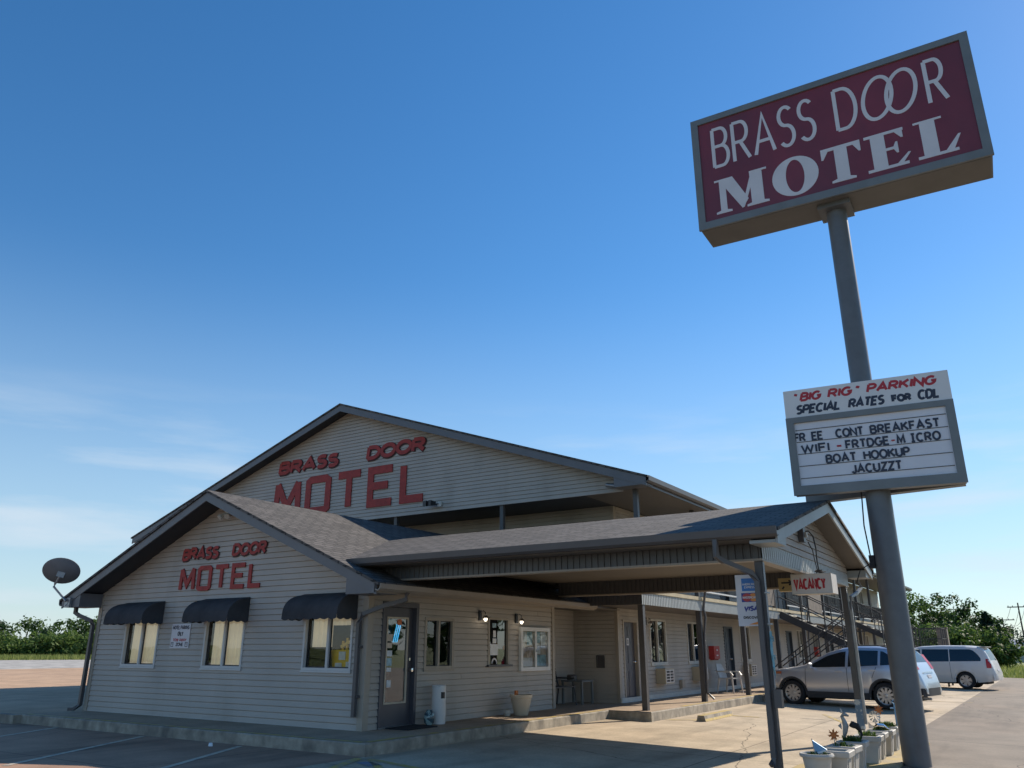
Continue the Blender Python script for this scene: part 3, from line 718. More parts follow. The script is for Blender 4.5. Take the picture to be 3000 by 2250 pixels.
# check-in hatch: one dark pane with notices
m = MB(); a, b, z0, z1 = chk_h
for q in ((a-.02, a+.03, z0, z1), (b-.03, b+.02, z0, z1), (a+.03, b-.03, z1-.03, z1+.02)): abox(m, 'x', WR, 1, *q, -.06, .028)
hatch = part('check_in_window', m, MT['trimtan'], office)
m = MB(); abox(m, 'x', WR, 1, a-.06, b+.09, z0-.04, z0, -.05, .075); part('sill', m, MT['gutter'], hatch)
m = MB(); m.keep = True; m.face([P3('x', WR, 1, *p, -.02) for p in ((a+.03, z0), (b-.03, z0), (b-.03, z1-.03), (a+.03, z1-.03))]); part('pane', m, MT['doorglass'], hatch)
for s0, s1, y0, y1, mm in ((.19, .33, 1.92, 2.01, 'paperblue'), (.22, .32, 1.72, 1.86, 'paper'), (.20, .34, 1.60, 1.70, 'paper'), (.11, .40, 1.36, 1.585, 'paper'), (.60, .66, 1.47, 1.55, 'papertan')):
    m = MB(); abox(m, 'x', WR, 1, a+s0, a+s1, y0, y1, -.018, -.015); part('notice', m, MT[mm], hatch)
m = MB(); ps = arc(a+.27, z0+.02, .09, .1, 0, 180, 10); strokes(m, [ps], .018, lambda s, z, d: P3('x', WR, 1, s, z, d), -.018, -.014); part('speech_opening', m, MT['signwhite'], hatch)
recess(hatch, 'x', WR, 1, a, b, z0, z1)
# glazed door
a, b, z0, z1 = door_h
m = MB()
for q in ((a, a+.07, z0, z1), (b-.07, b, z0, z1), (a+.07, b-.07, z1-.09, z1)): abox(m, 'x', WR, 1, *q, -.14, .03)
dr = part('door', m, MT['door'], office, 'charcoal glazed entrance door')
m = MB(); dd = (-.10, -.055)
for q in ((a+.075, a+.20, z0+.02, z1-.095), (b-.20, b-.075, z0+.02, z1-.095), (a+.20, b-.20, z0+.02, .56), (a+.20, b-.20, z1-.26, z1-.095)): abox(m, 'x', WR, 1, *q, *dd)
part('door_leaf', m, MT['door'], dr)
m = MB(); t = .03; ga, gb, g0, g1 = a+.20, b-.20, .56, z1-.26
for q in ((ga, ga+t, g0, g1), (gb-t, gb, g0, g1), (ga+t, gb-t, g0, g0+t), (ga+t, gb-t, g1-t, g1)): abox(m, 'x', WR, 1, *q, -.09, -.045)
part('glazing_bead', m, MT['cream'], dr)
m = MB(); m.keep = True; m.face([P3('x', WR, 1, *p, -.07) for p in ((ga+t, g0+t), (gb-t, g0+t), (gb-t, g1-t), (ga+t, g1-t))]); part('pane', m, MT['doorglass'], dr)
for s0, s1, y0, y1, mm in ((.20, .34, 1.62, 1.74, 'papertan'), (.20, .33, 1.50, 1.59, 'papertan'), (.19, .34, 1.36, 1.46, 'paper'), (.18, .34, 1.20, 1.33, 'paperblue'), (.21, .33, 1.10, 1.17, 'paper'), (.23, .34, .84, .96, 'paper'), (.45, .57, 1.90, 2.0, 'orange')):
    m = MB(); abox(m, 'x', WR, 1, a+.05+s0, a+.05+s1, y0, y1, -.067, -.064); part('sticker', m, MT[mm], dr)
m = MB(); s_ = a+.42
for k in range(3): strokes(m, [[(s_+.05*k, 1.60), (s_+.09+.05*k, 1.92)]], .009, lambda s, z, d: P3('x', WR, 1, s, z, d), -.085, -.074, k)
part('neon_sign', m, MT['neonblue'], dr, 'blue neon strokes behind the door glass')
m = MB(); m.lathe([(.03, 0), (.03, .03), (.018, .035), (.018, .055), (.032, .06), (.03, .085), (0.001, .09)], 12)
for v in m.v: v.x, v.y, v.z = WR-.055+v.z, b-.14+v.x, 1.12+v.y
part('door_handle', m, MT['chrome'], dr, smooth=True)
m = MB(); m.box(WR-.055, b-.165, 1.28, WR-.03, b-.115, 1.33); part('deadbolt', m, MT['chrome'], dr)
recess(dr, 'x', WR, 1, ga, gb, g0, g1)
m = MB(); abox(m, 'x', WR, 1, a, b, .181, .20, -.14, .05); part('threshold', m, MT['metal'], dr)

# wall lettering of the office gable
mp = lambda s, z, d: (s, WF-d, z)
lt = thing('wall_lettering', 'smaller red BRASS DOOR MOTEL letters on the low office gable', 'lettering', (-14.05, WF, 3.0), group='red wooden wall letters')
letters_part(lt, 'BRASS', -15.37, -14.14, 3.27, 3.53, .030, mp, MT['red'], .019, .037, gap=.16, shear=.14, outline=.022, jig=.012)
letters_part(lt, 'DOOR', -13.74, -12.68, 3.27, 3.53, .030, mp, MT['red'], .019, .037, gap=.14, shear=.12, outline=.022, jig=.012)
letters_part(lt, 'motel', -15.36, -12.75, 2.62, 3.13, .046, mp, MT['red'], .019, .040, gap=.26)

# ================================================================== AWNINGS
AWN = []
def awning(xc, label):
    """quarter-round canvas hood with a scalloped valance; local origin at the wall, bottom of the valance"""
    t = thing('awning', label, 'awning', (xc, WF-.02, 1.97), group='charcoal canvas window awnings')
    w, pr, h = .685, .50, .46; n = 9
    prof = [(0, h+.02)]+[(-pr*sin(radians(90*k/n))*1.0, .09+(h-.09)*(cos(radians(90*k/n))**.85)) for k in range(1, n+1)]
    m = MB(); rows = []
    for y, z in prof:
        sg = .012*sin(abs(y)*9)
        rows.append([(x, y, z-(.008*cos(x*11)*(1 if -pr < y < 0 else 0))-sg*0) for x in [-w+2*w*i/12 for i in range(13)]])
    m.ring(rows, cap=False, closed=False)
    for s in (-1, 1):                                   # side cheeks
        m.face([(s*w, 0, h+.02)]+[(s*w, y, z) for y, z in prof[1:]]+[(s*w, 0, .09)])
    part('hood', m, MT['awning'], t, smooth=True, local=True)
    m = MB(); k = 7; a = []
    for x0, x1, y0, y1, nn in ((-w, w, -pr, -pr, k), (-w, -w, 0, -pr, 3), (w, w, 0, -pr, 3)):
        for i in range(nn*8):
            u, v = i/(nn*8), (i+1)/(nn*8)
            za, zb = [.024-.024*abs(sin(pi*nn*q)) for q in (u, v)]
            pa = (x0+(x1-x0)*u, y0+(y1-y0)*u); pb = (x0+(x1-x0)*v, y0+(y1-y0)*v)
            ox = .004*(1 if x0 == x1 and x0 > 0 else -1 if x0 == x1 else 0); oy = -.004 if x0 != x1 else 0
            m.face([(pa[0]+ox, pa[1]+oy, za), (pb[0]+ox, pb[1]+oy, zb), (pb[0], pb[1], .092), (pa[0], pa[1], .092)])
    part('valance', m, MT['awning'], t, local=True)
    m = MB()
    for x in (-w+.01, w-.01): m.tube([(x, -.005, .10), (x, -pr+.01, .10)], .010, 6)
    m.tube([(-w+.01, -pr+.012, .10), (w-.01, -pr+.012, .10)], .010, 6)
    part('frame_tube', m, MT['metal'], t, local=True)
    return t
awning(-16.455, 'charcoal scalloped awning over the office window nearest the satellite dish')
awning(-13.725, 'charcoal scalloped awning over the middle front window, right of the parking notice')
awning(-10.845, 'charcoal scalloped awning over the front window nearest the glazed door')

# parking notice on the front wall
t = thing('parking_notice', 'small white notice with red and dark writing between two office windows', 'sign', (-15.1, WF-.02, 1.5))
m = MB(); m.box(-15.40, WF-.028, 1.49, -14.79, WF-.016, 1.97); part('panel', m, MT['signwhite'], t)
mp2 = lambda s, z, d: (s, WF-.0285-d, z)
m = MB(); text(m, 'MOTEL PARKING', -15.37, -14.82, 1.86, 1.94, .0075, mp2, 0, .002, gap=.22); text(m, 'ONLY', -15.19, -15.0, 1.73, 1.82, .010, mp2, 0, .002)
part('lettering', m, MT['navy'], t)
m = MB(); text(m, 'TOW AWAY', -15.32, -14.87, 1.625, 1.685, .0075, mp2, 0, .002, gap=.24); part('lettering', m, MT['sgnred'], t)
m = MB(); text(m, 'ZONE', -15.21, -14.97, 1.53, 1.60, .0085, mp2, 0, .002)
for s in (-15.37, -14.90): strokes(m, [[(s, 1.525), (s+.07, 1.525), (s+.07, 1.605), (s, 1.605), (s, 1.525)], [(s+.015, 1.575), (s+.055, 1.575)]], .006, mp2, 0, .002)
part('lettering', m, MT['navy'], t)

# ================================================================== SMALL THINGS ON THE OFFICE
# satellite dish
c = Vector((-18.55, 10.05, 2.47))
t = thing('satellite_dish', 'grey satellite dish on a bent arm at the left eave of the office', 'satellite dish', c)
dc = Vector((-18.93, 10.0, 3.13)); ax = Vector((-.15, -.62, -.55)).normalized()     # back of the dish, towards the camera
ax = (Vector((0, 0, EYE))-dc).normalized(); ax = (ax+Vector((-.22, .1, -.50))).normalized()
u = ax.cross(Vector((0, 0, 1))).normalized(); v = u.cross(ax).normalized()
u, v = u*cos(.3)+v*sin(.3), v*cos(.3)-u*sin(.3)
m = MB(); rings = []
for k in range(8):
    r = k/7; rings.append([dc + u*(.40*r*cos(a))+v*(.34*r*sin(a)) - ax*(.10*r*r) for a in [2*pi*i/32 for i in range(32)]] if k else [dc + u*.002*cos(2*pi*i/32)+v*.002*sin(2*pi*i/32) for i in range(32)])
rings += [[p - ax*.012 for p in rings[-1]]]
for k in range(6, -1, -1): rings.append([p - ax*.012 for p in rings[k]])
m.ring(rings); part('reflector', m, mat('dish_grey', (.18, .185, .195), .5, nscale=4, namt=.1), t, smooth=True)
m = MB(); m.tube([dc+ax*.07-v*.05, dc+ax*.08-v*.20, dc+ax*.06-v*.34, c+Vector((0, -.03, .03))], .024, 8)
m.bar(dc+ax*.02-u*.08-v*.02, dc+ax*.02+u*.08-v*.02, .05, .12); part('mast_arm', m, MT['metal'], t)
m = MB(); m.tube([dc-ax*.02-v*.33, dc-ax*.45-v*.22], .014, 6); m.bar(dc-ax*.43-v*.23, dc-ax*.53-v*.16, .07, .09); part('feed_horn', m, MT['metal'], t)
m = MB(); m.box(c.x-.10, c.y, c.z-.10, c.x+.11, c.y+.055, c.z+.10); m.tube([c+Vector((.09, -.02, .06)), c+Vector((.13, -.05, -.02)), c+Vector((.05, -.05, -.08)), c+Vector((-.02, -.02, -.05))], .008, 5)
part('mount_plate', m, MT['metal'], t)
# floodlights under the apex
def flood(name, label, c, out, yaw=0):
    t = thing(name, label, 'floodlight', c)
    c = Vector(c); m = MB(); m.box(c.x-.06, c.y-.05 if out == 'y' else c.y-.06, c.z-.05, c.x+.06, c.y+.02, c.z+.05); part('junction_plate', m, MT['offwhite'], t)
    for s in (-1, 1):
        h = MB(); p0 = c+Vector((s*.05, -.05, 0)); p1 = p0+Vector((s*.06+.03, -.09, -.08)); h.tube([p0, (p0+p1)/2, p1], [.022, .03, .06], 12)
        h.tube([p1, p1+(p1-p0).normalized()*.03], [.06, .055], 12); part('lamp_head', h, MT['offwhite'], t, smooth=True)
flood('floodlight', 'twin white floodlight under the apex of the office gable', (-14.0, WF-.02, 4.17), 'y')

# wall lamps beside the hatch (both are lit)
def wall_lamp(y, z, label, X=WR+.02, lit=True):
    t = thing('wall_lamp', label, 'lamp', (X, y, z), group='brass wall lamps by the check in hatch' if lit else 'unlit wall lamps on the motel')
    m = MB(); m.box(0, -.045, -.10, .025, .045, .10); part('back_plate', m, MT['black'], t, local=True)
    m = MB(); m.tube([(.02, 0, .05), (.09, 0, .09), (.14, 0, .06), (.15, 0, 0)], .012, 8); m.lathe([(.03, .0), (.055, -.03), (.06, -.06)], 12, (.15, 0, 0), cap=False); part('arm', m, MT['chrome'], t, smooth=True, local=True)
    m = MB(); m.lathe([(.012, -.02), (.03, -.05), (.036, -.085), (.02, -.115), (.001, -.12)], 12, (.15, 0, 0)); part('bulb', m, MT['bulb'] if lit else MT['white'], t, smooth=True, local=True)
    return t
wall_lamp(14.02, 2.15, 'lit brass wall lamp left of the check in hatch, nearer the door')
wall_lamp(15.42, 2.13, 'lit brass wall lamp above the white notice case')

# notice case
t = thing('notice_case', 'white framed glazed notice case full of posters on the tan side wall', 'notice board', (WR, 16.15, 1.5))
y0, y1, z0, z1 = 15.54, 16.80, 1.02, 1.95; X = WR+.02
m = MB()
for q in ((y0, y0+.08, z0, z1), (y1-.08, y1, z0, z1), (y0+.08, y1-.08, z0, z0+.08), (y0+.08, y1-.08, z1-.08, z1), ((y0+y1)/2-.035, (y0+y1)/2+.035, z0+.08, z1-.08)): abox(m, 'x', X, 1, *q, -.005, .065)
part('frame', m, MT['white'], t)
m = MB(); abox(m, 'x', X, 1, y0+.08, y1-.08, z0+.08, z1-.08, -.004, .01); part('back_board', m, MT['papertan'], t)
for k, (a, b, c_, d, mm) in enumerate(((.12, .30, .62, .84, 'paper'), (.32, .55, .55, .84, 'paperblue'), (.12, .28, .36, .60, 'papertan'), (.30, .55, .30, .53, 'papertan'), (.12, .55, .10, .28, 'paper'), (.70, .90, .60, .84, 'paperblue'), (.92, 1.14, .48, .84, 'paper'), (.70, .90, .36, .58, 'paper'), (.70, 1.14, .10, .34, 'paperblue'), (.93, 1.12, .36, .46, 'papertan'))):
    m = MB(); abox(m, 'x', X, 1, y0+a, y0+b, z0+c_, z0+d, .011+.001*(k % 3), .014+.001*(k % 3)); part('poster', m, MT[mm], t)
m = MB(); m.keep = True
for a, b in ((y0+.08, (y0+y1)/2-.035), ((y0+y1)/2+.035, y1-.08)): m.face([P3('x', X, 1, *p, .05) for p in ((a, z0+.08), (b, z0+.08), (b, z1-.08), (a, z1-.08))])
part('pane', m, MT['glass'], t)
m = MB(); abox(m, 'x', X, 1, (y0+y1)/2-.012, (y0+y1)/2+.012, z0+.40, z0+.46, .065, .08); part('latch', m, MT['chrome'], t)

# ash bin, ceramic stool, planter, mat
m = MB(); m.lathe([(.125, 0), (.132, .02), (.128, .63), (.133, .65), (.12, .67), (.001, .675)], 28, (-9.70, 12.46, .18))
t = single('ash_bin', m, MT['white'], 'white cylindrical ash bin against the tan wall right of the door', 'bin', (-9.70, 12.46, .18), smooth=True)
m = MB(); m.ring([[(-9.70+.131*cos(a), 12.46+.131*sin(a), z) for a in [radians(-35+8*k) for k in range(6)]] for z in (.62, .73)], closed=False, cap=False); o = part('ash_opening', m, MT['black'], t)
m = MB(); m.lathe([(.05, 0), (.09, .05), (.10, .12), (.09, .19), (.06, .235), (.05, .25), (.055, .26), (.04, .26), (.03, .23), (.001, .21)], 24, (-9.66, 12.14, .18))
gs = mat('glazed_teal_pattern', (.05, .09, .11), .2, nscale=1, namt=0, stain=((.30, .42, .42), 14, .5, .54, .9, (1, 1, 1)))
single('ceramic_jar', m, gs, 'dark glazed ceramic jar with pale scroll pattern beside the ash bin', 'jar', (-9.66, 12.14, .18), smooth=True)
m = MB(); m.lathe([(.135, 0), (.15, .025), (.155, .05), (.205, .26), (.215, .34), (.238, .345), (.24, .40), (.215, .40), (.205, .36), (.001, .35)], 32, (-9.50, 15.0, .18))
t = single('planter', m, MT['cream'], 'large cream urn planter on the walk in front of the tan wall', 'planter', (-9.50, 15.0, .18), smooth=True)
m = MB(); m.lathe([(.205, .36), (.1, .37), (.001, .375)], 20, (-9.50, 15.0, .18), cap=False); part('soil', m, MT['soil'], t)
m = MB(); m.box(-9.58, 14.86, .54, -9.54, 14.95, .66); part('plant_marker', m, MT['rust'], t)
m = MB(); m.lathe([(.06, 0), (.08, .05), (.05, .11), (.001, .12)], 10, (-9.66, 14.72, .18)); single('small_ornament', m, MT['offwhite'], 'small pale ornament on the walk left of the cream planter', 'ornament', (-9.66, 14.72, .18), smooth=True)
m = MB(); m.hexa([(-9.86, 11.18, .181), (-9.34, 11.18, .181), (-9.34, 12.0, .181), (-9.86, 12.0, .181)], [(-9.85, 11.19, .20), (-9.35, 11.19, .20), (-9.35, 11.99, .20), (-9.85, 11.99, .20)])
single('door_mat', m, MT['mat_'], 'black mat on the concrete in front of the glazed door', 'door mat', (-9.6, 11.6, .18))

# yellow slatted crate chair behind the right front window
t = thing('yellow_rack', 'bright yellow plastic rack of papers behind the office window nearest the door', 'rack', (-10.55, WF+.35, 1.12))
m = MB(); m.hexa([(-10.83, WF+.13, 1.16), (-10.30, WF+.13, 1.16), (-10.30, WF+.45, 1.16), (-10.83, WF+.45, 1.16)], [(-10.88, WF+.13, 1.47), (-10.30, WF+.13, 1.47), (-10.30, WF+.45, 1.47), (-10.88, WF+.45, 1.47)])
part('tray', m, MT['yellowtoy'], t)
m = MB()
for k in range(5): m.box(-10.70+.075*k, WF+.20+.03*k, 1.47, -10.66+.075*k, WF+.23+.03*k, 1.62+.05*(k % 3))
m.bar((-10.72, WF+.2, 1.52), (-10.32, WF+.3, 1.72), .03, .05); part('slat', m, MT['yellowtoy'], t)
m = MB(); m.box(-10.76, WF+.121, 1.17, -10.60, WF+.128, 1.25); m.box(-10.50, WF+.121, 1.18, -10.33, WF+.128, 1.27); m.box(-10.68, WF+.121, 1.30, -10.52, WF+.128, 1.44); part('paper_sheet', m, MT['paper'], t)

# ================================================================== MOTEL BUILDING
MX, MZ, MH = -17.6, 8.86, 10.32          # ridge x / z, half width to the eave
def mroof(x): return MZ-.3375*abs(x-MX)
WX = -9.4; WY = 19.53; Y1 = 60.6; XL = MX*2-WX
motel = thing('motel_building', 'long two storey tan motel with balcony walkways and a big front gable', 'building', (-12, 30, .18))
PX = -7.87; PYS = [17.67+3.77*k for k in range(12)]
# openings on the right wall, both floors
doors = [19.82+8.04*k for k in range(5)]
winsM = []
for d in doors: winsM += [d+1.74, d+4.58]
winsM = [w for w in winsM if w < 58]
def openings(z):
    return [(d, d+.92, z, z+2.05) for d in doors]+[(w, w+1.18, z+.90, z+2.12) for w in winsM]
m = MB()
G0, G1 = .18, 2.80
siding(m, 'x', WX, 1, [(WY, .18), (Y1, .18), (Y1, 2.52), (WY, 2.52)], [(a, b, c, min(d, 2.4)) for a, b, c, d in openings(.18)])
siding(m, 'x', WX, 1, [(WY, 2.80), (Y1, 2.80), (Y1, 5.2), (WY, 5.2)], [(a, b, c, d) for a, b, c, d in openings(2.80)])
siding(m, 'y', WY, -1, [(-10.7, .18), (WX, .18), (WX, 2.52), (-10.7, 2.52)])
siding(m, 'y', WY, -1, [(XL, 2.80), (WX, 2.80), (WX, 5.2), (XL, 5.2)])
m.face([(XL, WY, -.2), (XL, Y1, -.2), (XL, Y1, 5.3), (XL, WY, 5.3)]); m.face([(XL, Y1, -.2), (WX, Y1, -.2), (WX, Y1, 5.3), (XL, Y1, 5.3)])
m.face([(-18.2, WY, -.2), (XL, WY, -.2), (XL, WY, 2.8), (-18.2, WY, 2.8)])
part('wall', m, MT['siding'], motel)
m = MB(); siding(m, 'y', 17.55, -1, [(-27.0, 5.15), (-8.13, 5.15), (-8.13, mroof(-8.13)-.12), (MX, MZ-.12), (-27.0, mroof(-27.0)-.12)])
part('gable_panel', m, MT['siding'], motel)
for q in ((-9.46, WY-.03, .18, -9.37, WY+.10, 2.5), (-9.46, WY-.03, 2.82, -9.37, WY+.10, 5.18), (-9.39, WY+.11, 5.10, -9.36, Y1, 5.18)):
    m = MB(); m.box(*q); part('corner_trim', m, MT['trimtan'], motel)
m = MB(); m.box(-9.37, WY, .185, -9.34, Y1, .30); part('base_flashing', m, MT['offwhite'], motel)
m = gable_roof_y(MX, MH, mroof(MX+MH), MZ, 17.07, 61.2); part('roof', m, MT['shingle'], motel)
m = MB(); rake(m, 'y', 17.10, MX, 10.26, mroof(MX+10.26)-.055, MZ-.055, .20, .03)
for s in (-1, 1):
    b = [(MX+s*9.42, 5.18), (MX+s*10.25, 5.18), (MX+s*10.25, mroof(MX+s*10.25)-.2), (MX+s*9.42, mroof(MX+s*9.42)-.25)]
    m.hexa([(x, 17.112, z) for x, z in b], [(x, 17.53, z) for x, z in b])
part('rake_fascia', m, MT['fascia'], motel)
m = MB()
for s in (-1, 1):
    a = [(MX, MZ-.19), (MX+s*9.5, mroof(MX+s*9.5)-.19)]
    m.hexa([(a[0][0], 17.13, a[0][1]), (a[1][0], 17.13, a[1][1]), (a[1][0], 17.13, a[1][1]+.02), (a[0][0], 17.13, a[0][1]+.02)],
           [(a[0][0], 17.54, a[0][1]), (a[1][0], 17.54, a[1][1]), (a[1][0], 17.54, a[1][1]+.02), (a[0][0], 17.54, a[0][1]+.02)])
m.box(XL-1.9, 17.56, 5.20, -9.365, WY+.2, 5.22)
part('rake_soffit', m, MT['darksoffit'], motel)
m = MB(); m.box(-9.36, 17.56, 5.205, -7.40, 61.0, 5.225)
part('balcony_soffit', m, MT['soffit'], motel)
m = MB(); m.box(-8.13, 17.535, 5.185, -7.40, 17.56, 5.2)
part('soffit_end', m, MT['soffit'], motel)
m = MB(); m.box(-7.40, 17.11, 5.16, -7.375, 61.1, 5.36)
m.ring([[(-7.375, y, 5.24), (-7.32, y, 5.22), (-7.26, y, 5.26), (-7.25, y, 5.37), (-7.265, y, 5.37), (-7.275, y, 5.27), (-7.32, y, 5.24), (-7.375, y, 5.26)] for y in (17.09, 40, 61.1)])
part('gutter', m, MT['gutter'], motel)
# balcony deck
m = MB(); m.box(-9.38, 17.56, 2.70, -7.82, 61.0, 2.80); m.box(XL, 17.56, 2.70, -9.385, WY-.02, 2.80); m.box(-7.84, 17.53, 2.74, -7.76, 61.0, 2.83)
part('deck', m, MT['deckedge'], motel)
m = MB(); m.box(-9.38, 17.58, 2.50, -7.84, 61.0, 2.52); part('deck_soffit', m, MT['soffit'], motel)
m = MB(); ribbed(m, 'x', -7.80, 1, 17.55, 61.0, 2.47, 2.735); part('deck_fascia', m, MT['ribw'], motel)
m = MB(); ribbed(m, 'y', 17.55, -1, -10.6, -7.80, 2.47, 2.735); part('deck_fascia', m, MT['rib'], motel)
# posts, ground and upper
for k, y in enumerate(PYS):
    m = MB(); m.box(PX-.065, y-.065, .18, PX+.065, y+.065, 2.47); part('post', m, MT['post'], motel)
    m = MB(); m.box(PX-.055, y-.055, 2.83, PX+.055, y+.055, 5.2); part('post', m, MT['post'], motel)
for x in (-11.76, -15.5, -19.3, -23.1):
    m = MB(); m.box(x-.055, 17.60, 2.8, x+.055, 17.71, 5.19); part('post', m, MT['post'], motel)
# railing bays
for k in range(len(PYS)-1):
    a, b = PYS[k]+.056, PYS[k+1]-.056
    if k == 3: a = 30.6                      # the gap where the stair meets the deck
    r = MB(); r.box(PX-.02, a, 3.68, PX+.02, b, 3.72); rail = part('railing', r, MT['raild'], motel)
    r = MB(); r.box(PX-.018, a, 2.99, PX+.018, b, 3.03); part('bottom_rail', r, MT['railw'], rail)
    r = MB(); n = int((b-a)/.115)
    for i in range(1, n): r.box(PX-.008, a+(b-a)*i/n-.008, 3.031, PX+.008, a+(b-a)*i/n+.008, 3.679)
    part('baluster', r, MT['raild'], rail)
# slatted privacy screens on the balcony
for a, b in ((27.5, 29.0), (33.7, 36.1)):
    r = MB(); n = int((b-a)/.13)
    for i in range(n): r.box(PX+.025, a+(b-a)*i/n, 2.9, PX+.04, a+(b-a)*i/n+.105, 4.0)
    part('slat_screen', r, MT['wood'], motel)
# doors and windows
for fz in (.18, 2.80):
    for i, d in enumerate(doors):
        m = MB(); top = fz+2.05 if fz > 1 else 2.23
        for q in ((d, d+.06, fz, top), (d+.86, d+.92, fz, top), (d+.06, d+.86, top-.06, top)): abox(m, 'x', WX, 1, *q, -.16, .03)
        dm = MT['door'] if i == 0 else MT['doorblue']
        o = part('door', m, MT['trimtan'] if i == 0 else dm, motel, 'grey six panel room door' if i == 0 and fz < 1 else None)
        m = MB(); abox(m, 'x', WX, 1, d+.06, d+.86, fz+.01, top-.06, -.12, -.07)
        for p0 in (.13, .44):
            for q0, q1 in ((.15, .75), (.95, 1.5), (1.62, 1.88)): abox(m, 'x', WX, 1, d+p0, d+p0+.26, fz+q0, min(fz+q1, top-.15), -.071, -.060)
        lf = part('door_leaf', m, dm, o)
        m = MB(); m.lathe([(.03, 0), (.018, .03), (.03, .05), (.001, .07)], 10)
        for v in m.v: v.x, v.y, v.z = WX-.07+v.z, d+.79+v.x, fz+.98+v.y
        part('door_handle', m, MT['chrome'], o, smooth=True)
        m = MB(); m.lathe([(.028, 0), (.028, .012), (.001, .014)], 10)
        for v in m.v: v.x, v.y, v.z = WX-.07+v.z, d+.79+v.x, fz+1.14+v.y
        part('deadbolt', m, MT['chrome'], o, smooth=True)
    for i, w in enumerate(winsM):
        if w < 45 or i % 2 == 0:
            window(motel, 'x', WX, 1, w, w+1.18, fz+.90, fz+2.12, MT['offwhite'], ('greycurtain', [(w+.06, w+.56)] if i % 2 else [(w+.7, w+1.12)]), room=True)
# room number on the first door
m = MB(); abox(m, 'x', WX, 1, 19.82+.36, 19.82+.49, 1.58, 1.76, -.06, -.052); part('number_plate', m, MT['signwhite'], [o for o in motel.children if o.name.startswith('door')][0])
m = MB(); strokes(m, [[(19.82+.425+.03*cos(radians(a)), 1.67+.05*sin(radians(a))) for a in range(0, 380, 20)]], .009, lambda s, z, d: P3('x', WX, 1, s, z, d), -.052, -.048)
part('number', m, MT['black'], [o for o in motel.children if o.name.startswith('door')][0])
# downspouts down the front of the balcony
for y in (21.53, 33.0, 44.3):
    m = MB(); m.tube([(-7.74, y-.10, 2.98), (-7.70, y-.06, 3.10), (-7.66, y, 3.02), (-7.70, y, 2.86), (-7.76, y, 2.52), (-7.72, y, 2.30), (-7.76, y, 2.05), (-7.78, y-.02, 1.85)], .032, 8)
    m.tube([(-7.78, y-.02, 1.86), (-7.78, y-.10, .40), (-7.60, y-.1, .25)], .03, 6)
    part('downspout', m, MT['gutter'], motel, smooth=True)

# gable lettering of the motel
mp = lambda s, z, d: (s, 17.55-d, z)
lt = thing('wall_lettering', 'big red BRASS DOOR MOTEL letters high on the rear gable', 'lettering', (-17.6, 17.55, 6.2), group='red wooden wall letters')
letters_part(lt, 'BRASS', -20.68, -17.88, 6.96, 7.42, .06, mp, MT['red'], .019, .046, gap=.17, shear=.16, outline=.04, jig=.02)
letters_part(lt, 'DOOR', -16.74, -14.36, 6.98, 7.44, .06, mp, MT['red'], .019, .046, gap=.16, shear=.14, outline=.04, jig=.02)
letters_part(lt, 'motel', -20.78, -14.32, 5.50, 6.74, .118, mp, MT['red'], .019, .048, gap=.28)

# cameras and floodlight on the gable
t = thing('floodlight', 'black double floodlight at the lower edge of the big gable right of the letters', 'floodlight', (-14.0, 17.52, 5.36))
m = MB(); m.box(-13.85, 17.46, 5.28, -13.72, 17.53, 5.42); part('junction_plate', m, MT['offwhite'], t)
for s in (0, 1):
    m = MB(); cx = -13.93-.17*s; m.tube([(-13.80, 17.48, 5.36), (cx, 17.40, 5.36)], .02, 6)
    m.hexa([(cx-.10, 17.24, 5.28), (cx+.05, 17.20, 5.28), (cx+.05, 17.20, 5.44), (cx-.10, 17.24, 5.44)], [(cx-.06, 17.42, 5.32), (cx+.06, 17.42, 5.32), (cx+.06, 17.42, 5.42), (cx-.06, 17.42, 5.42)]); part('lamp_head', m, MT['black'], t)
t = thing('security_camera', 'small security camera under the right eave of the big gable', 'camera', (-8.35, 17.5, 5.30))
m = MB(); m.box(-8.40, 17.44, 5.26, -8.30, 17.535, 5.36); part('bracket', m, MT['black'], t)
m = MB(); m.tube([(-8.48, 17.30, 5.30), (-8.15, 17.38, 5.24)], .055, 10); part('housing', m, MT['metal'], t, smooth=True)

# ================================================================== THINGS ALONG THE MOTEL WALK
AC = []
def aircon(y, z, label=None):
    t = thing('air_conditioner', label, 'air conditioner', (WX, y, z), group='through wall air conditioners on the motel')
    m = MB(); m.box(.018, 0, 0, .30, .62, .40); part('casing', m, MT['acbeige'], t, local=True)
    m = MB()
    for a in (.03, .30, .56): m.box(.30, a, .03, .312, a+.03, .37)
    for k in range(5): m.box(.3005, .06, .03+.078*k, .311, .56, .05+.078*k)
    part('grille', m, MT['white'], t, local=True)
    m = MB(); m.box(.2995, .05, .04, .3035, .57, .36); part('coil', m, MT['black'], t, local=True)
    return t
aircon(21.85, .57, 'beige wall air conditioner under the window beside the grey numbered door')
aircon(24.62, .57, 'beige wall air conditioner under the second motel window, partly behind a walkway post')
aircon(29.72, .57, 'beige wall air conditioner behind the credit card post, past the plastic chair')
def redbox(y, label):
    t = thing('extinguisher_box', label, 'extinguisher cabinet', (WX, y, 1.15), group='red extinguisher cabinets on the motel wall')
    m = MB(); m.box(.015, 0, .03, .20, .52, .43); m.box(.03, .05, 0, .17, .12, .03); m.box(.03, .40, 0, .17, .47, .03); part('cabinet', m, MT['redbox'], t, local=True)
    m = MB(); m.box(.20, .09, .09, .206, .43, .37); part('door', m, MT['sgnred'], t, local=True)
    m = MB(); m.box(.206, .20, .28, .212, .32, .33); m.box(.206, .18, .12, .21, .34, .16); part('handle', m, MT['signwhite'], t, local=True)
redbox(26.25, 'red extinguisher cabinet on the motel wall left of the plastic chair')
redbox(40.5, 'red extinguisher cabinet far down the motel wall behind the stair')
